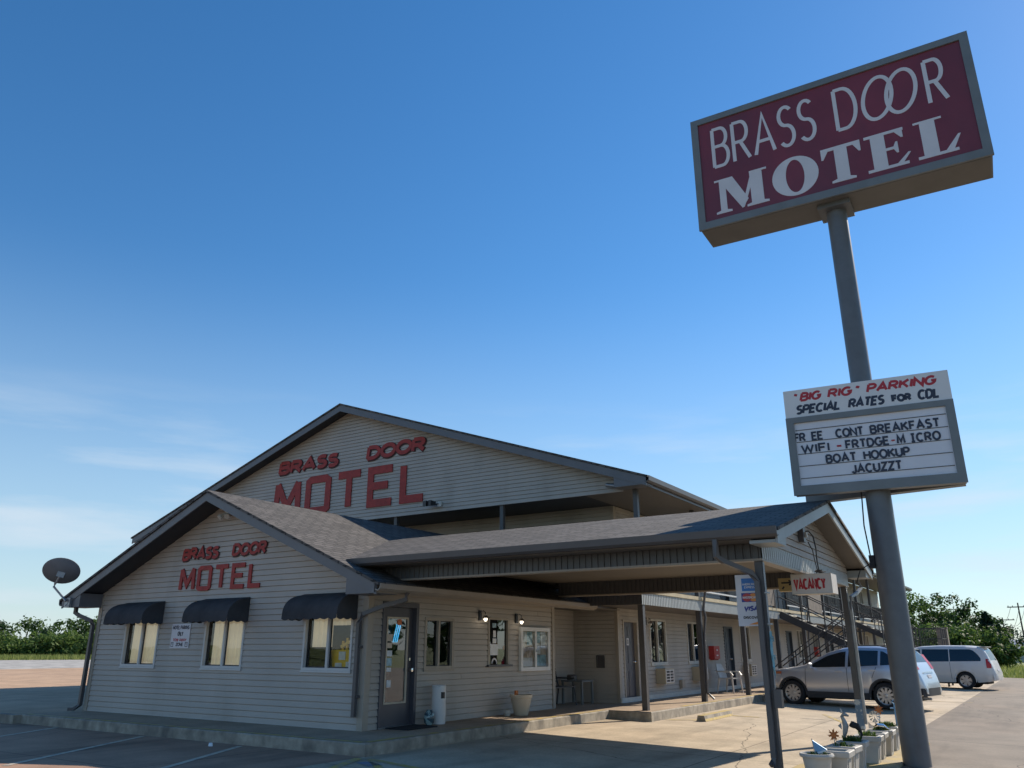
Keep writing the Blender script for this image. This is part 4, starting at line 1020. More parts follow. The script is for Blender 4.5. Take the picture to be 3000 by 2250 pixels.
m = MB(); m.box(WX+.015, 23.55, .40, WX+.11, 23.78, .62); single('outlet_box', m, MT['trimtan'], 'small tan outlet cover low on the motel wall between two windows', 'outlet', (WX, 23.66, .5))
m = MB()
for q in ((-10.02, WY-.045, 1.02, -9.78, WY-.02, 1.05), (-10.02, WY-.045, 1.30, -9.78, WY-.02, 1.33), (-10.02, WY-.045, 1.05, -9.985, WY-.02, 1.30), (-9.815, WY-.045, 1.05, -9.78, WY-.02, 1.30)): m.box(*q)
m.box(-9.985, WY-.03, 1.05, -9.815, WY-.02, 1.30)
single('wall_cover', m, MT['gutter'], 'dark framed cover plate on the shaded alcove wall', 'cover plate', (-9.9, WY-.02, 1.17))
wall_lamp(21.30, 2.22, 'unlit white wall lamp on the motel beside the first window', WX+.02, False)
# plastic armchair
def chair(loc, rz):
    t = thing('plastic_chair', 'white plastic armchair on the walk outside a motel room door', 'chair', loc, rz)
    m = MB(); m.hexa([(-.24, -.22, .40), (.24, -.24, .42), (.24, .24, .42), (-.24, .22, .40)], [(-.24, -.22, .43), (.24, -.24, .45), (.24, .24, .45), (-.24, .22, .43)]); part('seat', m, MT['plastic'], t, local=True)
    m = MB(); rows = []
    for k in range(6):
        z = .44+.42*k/5; xx = -.24-.16*k/5; w = .22+.02*sin(k)-.05*(k/5)**3
        rows.append([(xx+.04*(abs(y)/w)**2, y, z) for y in [-w+2*w*i/8 for i in range(9)]])
    m.ring(rows+[[(x-.025, y, z) for x, y, z in r] for r in rows[::-1]], cap=False, closed=False)
    part('backrest', m, MT['plastic'], t, smooth=True, local=True)
    for s in (-1, 1):
        m = MB(); m.bar((-.30, s*.25, .64), (.20, s*.27, .62), .06, .035); m.bar((.20, s*.27, .62), (.28, s*.26, .52), .05, .035); part('arm', m, MT['plastic'], t, local=True)
        for x0, x1 in ((.22, .28), (-.22, -.30)):
            m = MB(); m.tube([(x0, s*.24, .61 if x0 > 0 else .43), (x1, s*.28, 0)], [.035, .022], 6); part('leg', m, MT['plastic'], t, local=True)
chair((-8.72, 26.10, .18), radians(-12))
# bench and little table in the alcove
t = thing('metal_bench', 'dark slatted metal bench in the alcove beside the office corner', 'bench', (-10.3, 17.75, .18))
m = MB()
for k in range(6): m.box(-10.52+.085*k, 17.22, .595, -10.455+.085*k, 18.35, .62)
part('seat', m, MT['raild'], t)
m = MB()
for k in range(7): m.box(-10.56-.012*k, 17.22, .70+.07*k, -10.54-.012*k, 18.35, .745+.07*k)
part('backrest', m, MT['raild'], t)
for y in (17.24, 18.33):
    m = MB(); m.tube([(-10.66, y, 1.17), (-10.50, y, .58), (-10.56, y, .18)], .018, 6); m.tube([(-10.50, y, .58), (-10.06, y, .60), (-10.0, y, .18)], .018, 6); m.tube([(-10.55, y, .80), (-10.05, y, .80), (-10.06, y, .60)], .018, 6); part('leg', m, MT['raild'], t)
t = thing('side_table', 'small grey table in the alcove beyond the bench', 'table', (-10.2, 18.9, .18))
m = MB(); m.box(-10.55, 18.55, .70, -9.95, 19.15, .74); part('table_top', m, MT['signgrey'], t)
for x, y in ((-10.52, 18.58), (-9.98, 18.58), (-10.52, 19.12), (-9.98, 19.12)):
    m = MB(); m.box(x-.025, y-.025, .18, x+.025, y+.025, .70); part('leg', m, MT['signgrey'], t)
m = MB(); m.lathe([(.13, 0), (.13, .10), (.10, .13), (.001, .13)], 16, (-10.35, 18.75, .74)); single('ashtray', m, MT['gutter'], 'dark round ashtray on the small alcove table', 'ashtray', (-10.35, 18.75, .74), smooth=True)
m = MB(); m.lathe([(.16, 0), (.17, .3), (.17, .48), (.001, .5)], 18, (-10.25, 18.35, .18)); 
# wheel stop
t = thing('wheel_stop', 'concrete wheel stop with worn yellow top near the walkway corner', 'wheel stop', (-6.85, 19.2, gz(-6.85)))
m = MB(); g = gz(-6.85)
sec = [(-.11, 0), (-.075, .12), (.075, .12), (.11, 0)]
m.hexa([(-6.80+x, 18.2, g+z) for x, z in sec], [(-6.84+x, 20.2, g+z) for x, z in sec]); part('concrete_bar', m, MT['curbface'], t)
m = MB(); sec = [(-.078, .119), (-.071, .1235), (.071, .1235), (.1115, .002), (.109, 0)]
m.hexa([(-6.80+x, 18.205, g+z) for x, z in sec], [(-6.84+x, 20.195, g+z) for x, z in sec]); part('paint', m, mat('faded_yellow', (.50, .37, .13), .7, nscale=7, namt=.25, stain=((.34, .28, .2), 6, .5, .7, .7, (1, 1, 1))), t)

# ================================================================== CANOPY
CY, CZ, CE = 13.82, 3.85, 3.37; CX = -2.71
def croof(y): return CZ-.252*abs(y-CY)
can = thing('porte_cochere', 'gabled drive through canopy with brown shingles joined to the office side', 'canopy', (-5.5, CY, 0))
m = MB()
def oz(x, y): return None
valx = lambda y: OFX+(OFZ-croof(y))/.4205-.06       # where the canopy runs into the office roof
for s in (-1, 1):
    ye = CY+s*(CE+.05); xe = valx(ye); xr = valx(CY)
    a = [(CX+.03, ye, croof(ye)), (CX+.03, CY, CZ), (xr, CY, CZ), (xe, ye, croof(ye))]
    m.hexa([(p[0], p[1], p[2]-.045) for p in a], a)
part('roof', m, MT['shingle'], can)
BX, BY0, BY1, BZ0, BZ1 = -3.08, 10.95, 16.62, 2.66, 2.865
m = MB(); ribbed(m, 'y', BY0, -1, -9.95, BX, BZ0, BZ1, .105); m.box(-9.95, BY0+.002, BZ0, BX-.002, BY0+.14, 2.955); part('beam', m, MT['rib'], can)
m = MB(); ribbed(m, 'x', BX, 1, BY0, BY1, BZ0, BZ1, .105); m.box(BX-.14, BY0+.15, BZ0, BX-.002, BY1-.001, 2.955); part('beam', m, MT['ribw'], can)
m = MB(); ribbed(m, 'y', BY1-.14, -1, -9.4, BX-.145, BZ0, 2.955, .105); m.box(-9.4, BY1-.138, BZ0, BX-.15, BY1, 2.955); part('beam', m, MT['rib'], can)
m = MB(); m.box(-9.9, BY0-.015, BZ0-.03, BX+.012, BY0+.15, BZ0-.001); m.box(BX-.14, BY0+.151, BZ0-.03, BX+.014, BY1, BZ0-.001); m.box(-9.4, BY1-.16, BZ0-.03, BX-.141, BY1, BZ0-.001)
part('beam_flashing', m, MT['tangutter'], can)
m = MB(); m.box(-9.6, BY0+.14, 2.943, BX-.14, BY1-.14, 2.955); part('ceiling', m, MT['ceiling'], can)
m = MB(); m.box(-10.1, CY-CE+.03, 2.868, BX, BY0, 2.885); m.box(-9.6, BY1, 2.868, BX, CY+CE-.03, 2.885)
for s in (-1, 1):                        # sloping soffit under the gable overhang
    a = [(BX, CY, CZ-.16), (BX, CY+s*(CE-.5), croof(CY+s*(CE-.5))-.16)]
    m.hexa([(p[0]+.001, p[1], p[2]) for p in a]+[(p[0]+.001, p[1], p[2]+.02) for p in a[::-1]], [(CX-.028, p[1], p[2]) for p in a]+[(CX-.028, p[1], p[2]+.02) for p in a[::-1]])
part('soffit', m, MT['soffit'], can)
m = MB(); siding(m, 'x', BX, 1, [(BY0, BZ1+.02), (BY1, BZ1+.02), (BY1, croof(BY1)-.13), (CY, CZ-.15), (BY0, croof(BY0)-.13)]); part('gable_wall', m, MT['siding'], can)
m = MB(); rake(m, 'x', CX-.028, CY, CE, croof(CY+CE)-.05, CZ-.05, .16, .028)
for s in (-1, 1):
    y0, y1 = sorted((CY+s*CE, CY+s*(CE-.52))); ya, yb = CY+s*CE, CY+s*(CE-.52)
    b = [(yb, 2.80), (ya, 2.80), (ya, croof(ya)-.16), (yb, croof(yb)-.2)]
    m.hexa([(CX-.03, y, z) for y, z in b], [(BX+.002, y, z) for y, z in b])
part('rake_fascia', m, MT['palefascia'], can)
for s in (-1, 1):
    yy = CY+s*CE; xl = valx(yy)+.12; m = MB()
    m.box(xl, min(yy, yy-s*.02), 2.86, CX-.03, max(yy, yy-s*.02), 2.975)
    m.ring([[(x, yy, 2.885), (x, yy+s*.06, 2.865), (x, yy+s*.105, 2.90), (x, yy+s*.115, 2.995), (x, yy+s*.10, 2.995), (x, yy+s*.09, 2.91), (x, yy+s*.055, 2.885), (x, yy, 2.90)] for x in (xl, CX+.02)])
    part('gutter', m, MT['gutter'], can)
PXC = -3.145
for y, gy in ((BY0+.08, 0), (BY1-.08, 0)):
    m = MB(); m.box(PXC-.05, y-.05, gz(PXC)-.05, PXC+.05, y+.05, BZ0-.03); part('post', m, MT['post'], can)
m = MB(); m.tube([(-3.52, CY-CE-.05, 2.88), (-3.52, CY-CE-.05, 2.66), (-3.46, CY-CE+.04, 2.60), (-3.22, 10.87, 2.47), (-3.165, 10.93, 2.36), (-3.165, 10.94, .20), (-3.18, 10.87, .11)], .045, 4)
part('downspout', m, MT['gutter'], can)
m = MB(); m.tube([(-3.085, 11.0, 2.62), (-3.085, 11.0, 1.02)], .012, 6); m.tube([(-3.085, 11.04, 2.6), (-3.085, 11.04, 1.75)], .008, 6); m.box(-3.096, 10.975, 2.20, -3.045, 11.06, 2.22); m.box(-3.096, 10.975, 1.80, -3.045, 11.06, 1.82); part('conduit', m, MT['metal'], can)
m = MB(); m.tube([(-3.0, CY+CE-.02, 2.88), (-2.94, CY+CE-.02, 2.64), (-2.98, 16.85, 2.52), (-3.05, 16.60, 2.44), (-3.065, 16.56, 2.2), (-3.065, 16.56, .2)], .036, 4); part('downspout', m, MT['metal'], can)
# a dark board of the inner beam where the office roof meets the canopy stays part of the canopy roof space
# things on the canopy gable
t = thing('junction_box', 'grey weatherproof box high on the canopy gable', 'electrical box', (BX, 13.1, 3.2))
m = MB(); m.box(BX+.02, 13.05, 3.10, BX+.10, 13.19, 3.34); part('box', m, MT['gutter'], t)
m = MB(); m.box(BX+.10, 13.13, 3.18, BX+.13, 13.21, 3.26); part('cover', m, MT['offwhite'], t)
t = thing('cable', 'looping black cables hanging from the canopy gable down to the vacancy sign', 'cable', (BX+.05, 13.4, 3.2))
m = MB(); m.tube([(BX+.03, 13.38, 3.30), (BX+.10, 13.42, 3.31), (BX+.13, 13.56, 3.24), (BX+.14, 13.62, 3.05), (BX+.14, 13.60, 2.85), (BX+.16, 13.55, 2.68)], .011, 6); part('strand', m, MT['rubber'], t, smooth=True)
m = MB(); m.tube([(BX+.10, 13.30, 3.12), (BX+.13, 13.42, 3.0), (BX+.13, 13.48, 2.86), (BX+.16, 13.46, 2.68)], .008, 6); part('strand', m, MT['rubber'], t, smooth=True)
m = MB(); pts = [(BX+.17+.06*sin(k*1.9), 13.35+.03*k+.04*cos(k*2.3), 2.675+.02*sin(k*2.9)) for k in range(14)]; m.tube(pts, .010, 5); part('strand', m, MT['rubber'], t, smooth=True)
# vacancy sign
t = thing('vacancy_sign', 'white box sign with red VACANCY hanging under the canopy gable', 'sign', (-3.0, 13.45, 2.33))
m = MB(); m.box(-3.31, 13.32, 2.325, -2.70, 13.72, 2.625); part('cabinet', m, MT['vacface'], t)
m = MB()
for q in ((-3.315, 13.312, 2.32, -2.695, 13.33, 2.333), (-3.315, 13.312, 2.617, -2.695, 13.33, 2.63), (-3.315, 13.312, 2.333, -3.302, 13.33, 2.617), (-2.708, 13.312, 2.333, -2.695, 13.33, 2.617)): m.box(*q)
part('trim', m, MT['offwhite'], t)
m = MB(); text(m, 'VACANCY', -3.28, -2.785, 2.385, 2.56, .0158, lambda s, z, d: (s, 13.319-d, z), 0, .003, gap=.32); part('lettering', m, MT['sgnred'], t)
m = MB(); 
for x in (-3.22, -2.80): m.tube([(x, 13.5, 2.625), (x, 13.5, BZ0-.02)], .010, 6)
part('hanger', m, MT['metal'], t)
t = thing('arrow_sign', 'yellowed box sign with a faded dark arrow beside the vacancy sign', 'sign', (-3.5, 13.75, 2.4))
m = MB(); m.box(-3.63, 13.74, 2.40, -3.20, 13.92, 2.61); part('cabinet', m, MT['yelbox'], t)
m = MB(); strokes(m, [[(-3.58, 2.535), (-3.38, 2.535)], [(-3.46, 2.57), (-3.38, 2.535), (-3.46, 2.50)], [(-3.57, 2.435), (-3.54, 2.475)], [(-3.40, 2.44), (-3.34, 2.44)]], .013, lambda s, z, d: (s, 13.739-d, z), 0, .003); part('arrow', m, MT['black'], t)
m = MB(); m.tube([(-3.42, 13.83, 2.61), (-3.42, 13.83, BZ1-.02)], .012, 6); part('hanger', m, MT['metal'], t)
# credit card sign behind the near post
t = thing('card_sign', 'tall white credit card sign fixed behind the near canopy post', 'sign', (-3.3, 11.15, 1.8))
x0, x1, z0, z1, Y = -3.53, -3.12, 1.79, 2.47, 11.14
m = MB(); m.box(x0, Y, z0, x1, Y+.012, z1); part('panel', m, MT['signwhite'], t)
cm = lambda s, z, d: (s, Y-d, z)
def cbox(a, b, c, d, e, mt, n='emblem'):
    m = MB(); m.box(a, Y-e, c, b, Y+.001, d); part(n, m, MT[mt], t)
cbox(x0+.085, x0+.27, z1-.22, z1-.05, .0025, 'cardblue')
m = MB(); text(m, 'AMERICAN', x0+.095, x0+.26, z1-.145, z1-.115, .0028, cm, .0025, .0045, gap=.22); text(m, 'EXPRESS', x0+.12, x0+.26, z1-.185, z1-.155, .0028, cm, .0025, .0045, gap=.22); part('lettering', m, MT['signwhite'], t)
cbox(x0+.07, x0+.31, z1-.365, z1-.245, .0025, 'cardnavy')
for cx, mt, e in ((x0+.145, 'cardred', .0042), (x0+.235, 'cardorange', .0036)):
    m = MB(); m.hexa([(cx+.055*cos(a)*1.15, Y, z1-.305+.055*sin(a)) for a in [2*pi*k/24 for k in range(24)]], [(cx+.055*cos(a)*1.15, Y-e, z1-.305+.055*sin(a)) for a in [2*pi*k/24 for k in range(24)]]); part('emblem', m, MT[mt], t)
m = MB(); text(m, 'MASTERCARD', x0+.085, x0+.295, z1-.322, z1-.29, .0035, cm, .0042, .006, gap=.2); part('lettering', m, MT['signwhite'], t)
m = MB(); text(m, 'VISA', x0+.085, x0+.30, z1-.485, z1-.415, .0095, cm, 0, .003, shear=.2); part('lettering', m, MT['cardnavy'], t)
m = MB(); text(m, 'DISCOVER', x0+.075, x0+.32, z1-.585, z1-.55, .0045, cm, 0, .003); part('lettering', m, MT['black'], t)
m = MB(); polys(m, [[(x0+.14, z0+.02), (x0+.36, z0+.02), (x0+.36, z0+.085), (x0+.28, z0+.06)]], cm, 0, .003); part('emblem', m, MT['cardorange'], t)
m = MB(); m.box(-3.20, 11.10, 2.2, -3.13, 11.145, 2.24); part('bracket', m, MT['metal'], t)
# long teal ornament wired to the near post
t = thing('gecko_ornament', 'long weathered teal metal ornament hung on the near canopy post', 'ornament', (-3.0, 10.95, 1.5))
m = MB(); rr = []
for k in range(11):
    z = 1.72-.46*k/10; w = .014+.030*sin(pi*min(1, k/10+.1))**.7; yo = .01*sin(k*.9)
    rr.append([(-3.09+.012, 10.99+yo-w, z), (-3.09+.035, 10.99+yo, z), (-3.09+.012, 10.99+yo+w, z), (-3.09, 10.99+yo, z)])
m.ring(rr)
for z, s in ((1.63, 1), (1.63, -1), (1.40, 1), (1.40, -1)): m.tube([(-3.06, 10.97, z), (-3.055, 10.97+s*.06, z+.02), (-3.055, 10.97+s*.07, z-.04)], .009, 5)
m.tube([(-3.065, 10.97, 1.27), (-3.06, 10.99, 1.20), (-3.06, 10.96, 1.13)], [.014, .010, .004], 5)
part('body', m, MT['teal'], t)
m = MB(); m.tube([(-3.08, 10.97, 1.70), (-3.07, 10.97, 1.78)], .006, 5); part('hook', m, MT['metal'], t)
m = MB(); m.box(-3.094, 10.95, .78, -3.0, 11.04, 1.0); single('outlet_box', m, MT['gutter'], 'dark brown outlet box low on the near canopy post', 'outlet', (-3.05, 10.98, .78))

# ================================================================== POLE SIGN
PB = Vector((-1.95, 14.0, gz(-1.95)))
RZ = radians(2.2)
ps = thing('pole_sign', 'tall grey pole with a burgundy BRASS DOOR MOTEL box sign above a white reader board', 'sign', PB, RZ)
zb = PB.z
def lp(m, name, mt, par, label=None, smooth=False):   # local x about the pole, z given in world metres
    for v in m.v: v.z -= zb
    return part(name, m, mt, par, label, smooth, local=True)
m = MB(); m.lathe([(.195, zb-.15), (.193, 5.0), (.172, 5.2), (.172, 9.3)], 32); pole = lp(m, 'pole', MT['polepaint'], ps, smooth=True)
# upper cabinet
def lpu(m, *a, **k):
    for v in m.v: v.x += XO
    return lp(m, *a, **k)
XO = .055; hx, z0, z1, dy = 2.465, 9.23, 11.70, .46
m = MB(); m.box(-hx, -dy, z0, hx, .33, z1); cab = lpu(m, 'main_cabinet', MT['signgrey'], ps)
m = MB()
for s in (-1,):
    for q in ((-hx-.02, z0-.02, hx+.02, z0+.13), (-hx-.02, z1-.11, hx+.02, z1+.02), (-hx-.02, z0+.13, -hx+.12, z1-.11), (hx-.12, z0+.13, hx+.02, z1-.11)): m.box(q[0], min(s*dy, s*(dy+.05)), q[1], q[2], max(s*dy, s*(dy+.05)), q[3])
lpu(m, 'frame', MT['signgrey'], cab)
m = MB(); m.box(-hx+.03, -dy+.03, z0-.012, hx-.03, .30, z0-.002); lpu(m, 'underside', MT['signunder'], cab)
m = MB(); m.box(-.28-XO, -.30, z0-.10, .28-XO, .28, z0-.013); lpu(m, 'collar', MT['polepaint'], cab)
m = MB(); m.box(-hx+.12, -dy-.018, z0+.13, hx-.12, -dy-.004, z1-.11); face = lpu(m, 'sign_face', MT['burgundy'], cab)
m = MB(); m.box(-hx+.12, .334, z0+.13, hx-.12, .348, z1-.11); lpu(m, 'sign_face', MT['burgundy'], cab)
fm = lambda s, z, d: (s, -dy-.018-d, z)
def thin(txt, a, b, c, d, k0=0, **k):
    m = MB(); text(m, txt, a, b, c, d, .034, fm, 0, .006, k0=k0, **k); return lpu(m, 'lettering', MT['signwhite'], cab)
Z0, Z1 = z0+.13, z1-.11
thin('BRASS', -2.11, -.13, 10.49, 11.42, gap=.24)
thin('D', .195, .605, 10.49, 11.42)
m = MB()
for k, cx in enumerate((.94, 1.33)): strokes(m, [[(cx+.238*cos(radians(a))+.06*sin(radians(a)), 10.955+.43*sin(radians(a))) for a in range(0, 361, 10)]], .034, fm, 0, .006, k)
lpu(m, 'lettering', MT['signwhite'], cab)
thin('R', 1.71, 2.05, 10.49, 11.42)
# fat serif MOTEL
def serif():
    B = .055
    Mm = (1.12, [[(.10, B), (.24, B), (.24, .95), (.10, .95)], [(0, 0), (.34, 0), (.34, B), (.24, B+.03), (.10, B+.03), (0, B)], [(0, .945), (.40, .945), (.40, 1), (0, 1)], [(.11, .98), (.405, .98), (.70, .24), (.56, 0)],
                 [(.545, .02), (.60, .02), (.90, .99), (.80, .99)], [(.76, B), (1.02, B), (1.02, .95), (.76, .95)], [(.66, 0), (1.12, 0), (1.12, B), (1.02, B+.03), (.76, B+.03), (.66, B)], [(.76, .945), (1.12, .945), (1.12, 1), (.76, 1)]])
    T = (.92, [[(0, .91), (.92, .91), (.92, 1), (0, 1)], [(0, .70), (.045, .70), (.17, .915), (0, .915)], [(.875, .70), (.92, .70), (.92, .915), (.75, .915)], [(.31, .03), (.61, .03), (.61, .92), (.31, .92)], [(.18, 0), (.74, 0), (.74, B), (.61, B+.04), (.31, B+.04), (.18, B)]])
    E = (.86, [[(.12, .02), (.40, .02), (.40, .98), (.12, .98)], [(0, 0), (.80, 0), (.80, .075), (0, .075)], [(0, .925), (.78, .925), (.78, 1), (0, 1)], [(.70, .07), (.86, .30), (.815, .31), (.58, .07)], [(.60, .93), (.72, .74), (.76, .74), (.76, .93)], [(.39, .475), (.56, .475), (.56, .545), (.39, .545)], [(.55, .48), (.60, .36), (.64, .36), (.64, .66), (.60, .66), (.55, .54)]])
    Ll = (.86, [[(.12, .02), (.42, .02), (.42, .97), (.12, .97)], [(0, .945), (.56, .945), (.56, 1), (0, 1)], [(0, 0), (.78, 0), (.78, .075), (0, .075)], [(.70, .07), (.86, .42), (.81, .42), (.54, .07)]])
    return Mm, T, E, Ll
Mm, T, E, Ll = serif()
zl, hl = 9.47, .745
for nm, (w, pl), x0, sx in (('M', Mm, -2.12, 1.205), ('T', T, -.13, .98), ('E', E, .61, 1.10), ('L', Ll, 1.41, 1.06)):
    m = MB(); polys(m, [[(x0+x*sx*hl/1.0, zl+y*hl) for x, y in p] for p in pl], fm, 0, .006); lpu(m, 'lettering', MT['signwhite'], cab)
m = MB(); cx, cz = -.615, zl+hl/2
ro = [(cx+.415*cos(a), cz+.41*sin(a)) for a in [2*pi*k/40 for k in range(40)]]; ri = [(cx+.165*cos(a), cz+.345*sin(a)) for a in [2*pi*k/40 for k in range(40)]]
for k in range(40):
    j = (k+1) % 40; q = [ro[k], ro[j], ri[j], ri[k]]
    m.face([fm(x, y, .006) for x, y in q]); m.face([fm(*ro[k], .006), fm(*ro[j], .006), fm(*ro[j], 0), fm(*ro[k], 0)]); m.face([fm(*ri[k], .006), fm(*ri[j], .006), fm(*ri[j], 0), fm(*ri[k], 0)])
lpu(m, 'lettering', MT['signwhite'], cab)
RL_ = Matrix.Rotation(radians(3.5), 4, 'Z')
def lpl(m, *a, **k):
    m.v = [RL_ @ v for v in m.v]
    return lp(m, *a, **k)
# lower reader board: two cabinets in a V, joined at the right edge
x0, x1 = -1.245, 1.28; zr0, zr1, zh = 3.94, 5.745, 5.235
yF = -.28
m = MB(); m.box(x0, yF, zr0, x1, yF+.20, zr1); rb = lpl(m, 'reader_board', MT['signgrey'], ps)
m = MB(); m.hexa([(x0+.05, .62, zr0), (x1-.01, -.07, zr0), (x1+.0, .13, zr0), (x0+.05, .82, zr0)], [(x0+.05, .62, zr1), (x1-.01, -.07, zr1), (x1+.0, .13, zr1), (x0+.05, .82, zr1)]); lpl(m, 'rear_cabinet', MT['signgrey'], rb)
m = MB(); m.box(x0-.01, yF-.03, zh+.03, x1+.01, yF-.001, zr1+.01); lpl(m, 'header_panel', MT['headwhite'], rb)
m = MB()
for q in ((x0-.015, zr0-.015, x1+.015, zr0+.14), (x0-.015, zh-.07, x1+.015, zh+.028), (x0-.015, zr0+.14, x0+.11, zh-.07), (x1-.11, zr0+.14, x1+.015, zh-.07)): m.box(q[0], yF-.05, q[1], q[2], yF-.002, q[3])
lpl(m, 'frame', MT['signgrey'], rb)
m = MB(); m.box(x0+.11, yF-.012, zr0+.14, x1-.11, yF-.003, zh-.07); lpl(m, 'letter_panel', MT['boardwhite'], rb)
bz0, bz1 = zr0+.14, zh-.07; tr = [4.0+.208*k for k in range(6)]
m = MB()
for z in tr[1:]: m.box(x0+.12, yF-.020, z-.008, x1-.12, yF-.0125, z+.004)
lpl(m, 'letter_track', MT['gutter'], rb)
bm = lambda s, z, d: (s, yF-.0205-d, z); hm = lambda s, z, d: (s, yF-.030-d, z)
H = .155
def line(txt, a, b, row, **k):
    m = MB(); text(m, txt, a, b, tr[row]+.004, tr[row]+.004+H, .0155, bm, -.008, .003, **k); lpl(m, 'lettering', MT['navy'], rb)
line('FR', -1.16, -.97, 4, gap=.16); line('EE', -.88, -.69, 4, gap=.22); line('CONT', -.50, -.06, 4, gap=.2); line('BREAKFAST', .03, 1.06, 4, gap=.27)
line('WIFI', -1.07, -.61, 3, gap=.22); line('FRTDGE', -.37, .30, 3, gap=.24); line('M', .40, .53, 3); line('ÎCRO', .60, 1.04, 3, gap=.28)
line('BOAT', -.70, -.22, 2, gap=.24); line('HOOKUP', -.12, .57, 2, gap=.22)
line('JACUZZT', -.33, .43, 1, gap=.26)
m = MB(); strokes(m, [[(-.50, tr[3]+.075), (-.43, tr[3]+.075)]], .014, bm, -.008, .003); strokes(m, [[(.325, tr[3]+.075), (.375, tr[3]+.075)]], .010, bm, -.008, .003); lpl(m, 'lettering', MT['sgnred'], rb)
def hline(txt, a, b, c, d, mt, **k):
    m = MB(); text(m, txt, a, b, c, d, .0205, hm, -.001, .003, **k); lpl(m, 'lettering', MT[mt], rb)
for a, b, tx in ((-1.11, -1.02, '"'), (-1.00, -.62, 'BIG'), (-.55, -.13, 'RIG'), (-.12, -.02, '"'), (.06, 1.13, 'PARKING')): hline(tx, a, b, zh+.30, zh+.465, 'sgnred', shear=.28, gap=.2)
hline('SPECIAL', -1.09, -.33, zh+.075, zh+.245, 'navy', shear=.24, gap=.2); hline('RATES', -.25, .34, zh+.075, zh+.245, 'navy', shear=.24, gap=.2); hline('FOR', .42, .72, zh+.085, zh+.22, 'navy', gap=.18); hline('CDL', .80, 1.14, zh+.075, zh+.25, 'navy', shear=.1, gap=.2)
m = MB(); m.box(-.26, -.07, 4.3, .26, .10, 5.6); lpl(m, 'saddle', MT['polepaint'], rb)
m = MB(); m.box(-.265, -.10, 2.72, -.185, .03, 2.92); m.tube([(-.24, -.04, 2.92), (-.27, -.05, 3.4), (-.245, -.05, 3.85), (-.24, -.05, 4.02)], .012, 6); m.tube([(-.25, -.04, 2.80), (-.42, -.02, 2.70), (-.50, 0, 2.50)], .008, 5); lpl(m, 'cable_box', MT['rubber'], pole)

# ================================================================== STAIRS BESIDE THE MOTEL
def stair(name, label, Y, topX, topZ, botX, botZ, wid, n, lower=True):
    t = thing(name, label, 'staircase', (topX+1.5, Y, gz(topX+1.5)), group='steel stairs to the balcony')
    for k in range(n):
        x = topX+(botX-topX)*(k+.5)/n; z = topZ+(botZ-topZ)*(k+1)/n
        m = MB(); m.box(x-.17, Y-wid/2+.03, z-.05, x+.17, Y+wid/2-.03, z); part('tread', m, MT['tread'], t)
    for s in (-1, 1):
        y = Y+s*wid/2
        m = MB(); m.bar((topX, y, topZ-.16), (botX+.1, y, botZ-.12), .05, .24); part('stringer', m, MT['raild'], t)
        m = MB()
        for h in (.45, .9): m.bar((topX, y, topZ+h), (botX, y, botZ+h), .035)
        for k in range(4):
            x = topX+(botX-topX)*k/3; z = topZ+(botZ-topZ)*k/3; m.bar((x, y, z-.1), (x, y, z+.92), .035)
        part('handrail', m, MT['raild'], t)
    m = MB(); LX = botX+1.15
    m.box(botX, Y-wid-.1, botZ-.06, LX, Y+wid/2, botZ); part('landing', m, MT['deckedge'], t)
    for x, y in ((botX+.05, Y-wid-.05), (LX-.05, Y-wid-.05), (botX+.05, Y+wid/2-.05), (LX-.05, Y+wid/2-.05)):
        m = MB(); m.box(x-.04, y-.04, gz(x)-.05, x+.04, y+.04, botZ-.061); part('leg', m, MT['raild'], t)
    m = MB()
    for h in (.45, .9): m.bar((LX-.03, Y-wid-.08, botZ+h), (LX-.03, Y+wid/2-.02, botZ+h), .035); m.bar((botX+.05, Y+wid/2-.02, botZ+h), (LX-.03, Y+wid/2-.02, botZ+h), .035)
    for x, y in ((LX-.03, Y-wid-.08), (LX-.03, Y-wid/3), (LX-.03, Y+wid/2-.02), (botX+.02, Y+wid/2-.02)): m.bar((x, y, botZ-.05), (x, y, botZ+.92), .035)
    part('landing_rail', m, MT['raild'], t)
    # return flight down to the ground, nearer the camera
    Y2 = Y-wid/2-.55; gx = botX-2.35; g = gz(gx); n2 = 8
    for k in range(n2):
        x = botX+(gx-botX)*(k+.5)/n2; z = botZ+(g-botZ)*(k+1)/n2
        if z > g+.08:
            m = MB(); m.box(x-.16, Y2-.42, z-.05, x+.16, Y2+.42, z); part('tread', m, MT['tread'], t)
    for s in (-1, 1):
        y = Y2+s*.45; m = MB(); m.bar((botX, y, botZ-.14), (gx, y, g+.02), .05, .2); part('stringer', m, MT['raild'], t)
        m = MB()
        for h in (.45, .9): m.bar((botX, y, botZ+h), (gx, y, g+h), .035)
        for k in range(4):
            x = botX+(gx-botX)*k/3; z = botZ+(g-botZ)*k/3; m.bar((x, y, z-.02), (x, y, z+.92), .035)
        part('handrail', m, MT['raild'], t)
    return t
stair('steel_stair', 'dark steel switchback stair from the balcony down behind the silver car', 29.75, -7.78, 2.80, -5.55, 1.62, 1.1, 7)
stair('steel_stair', 'farther dark steel stair from the balcony beyond the silver car', 43.2, -7.78, 2.80, -5.2, 1.5, 1.1, 8)
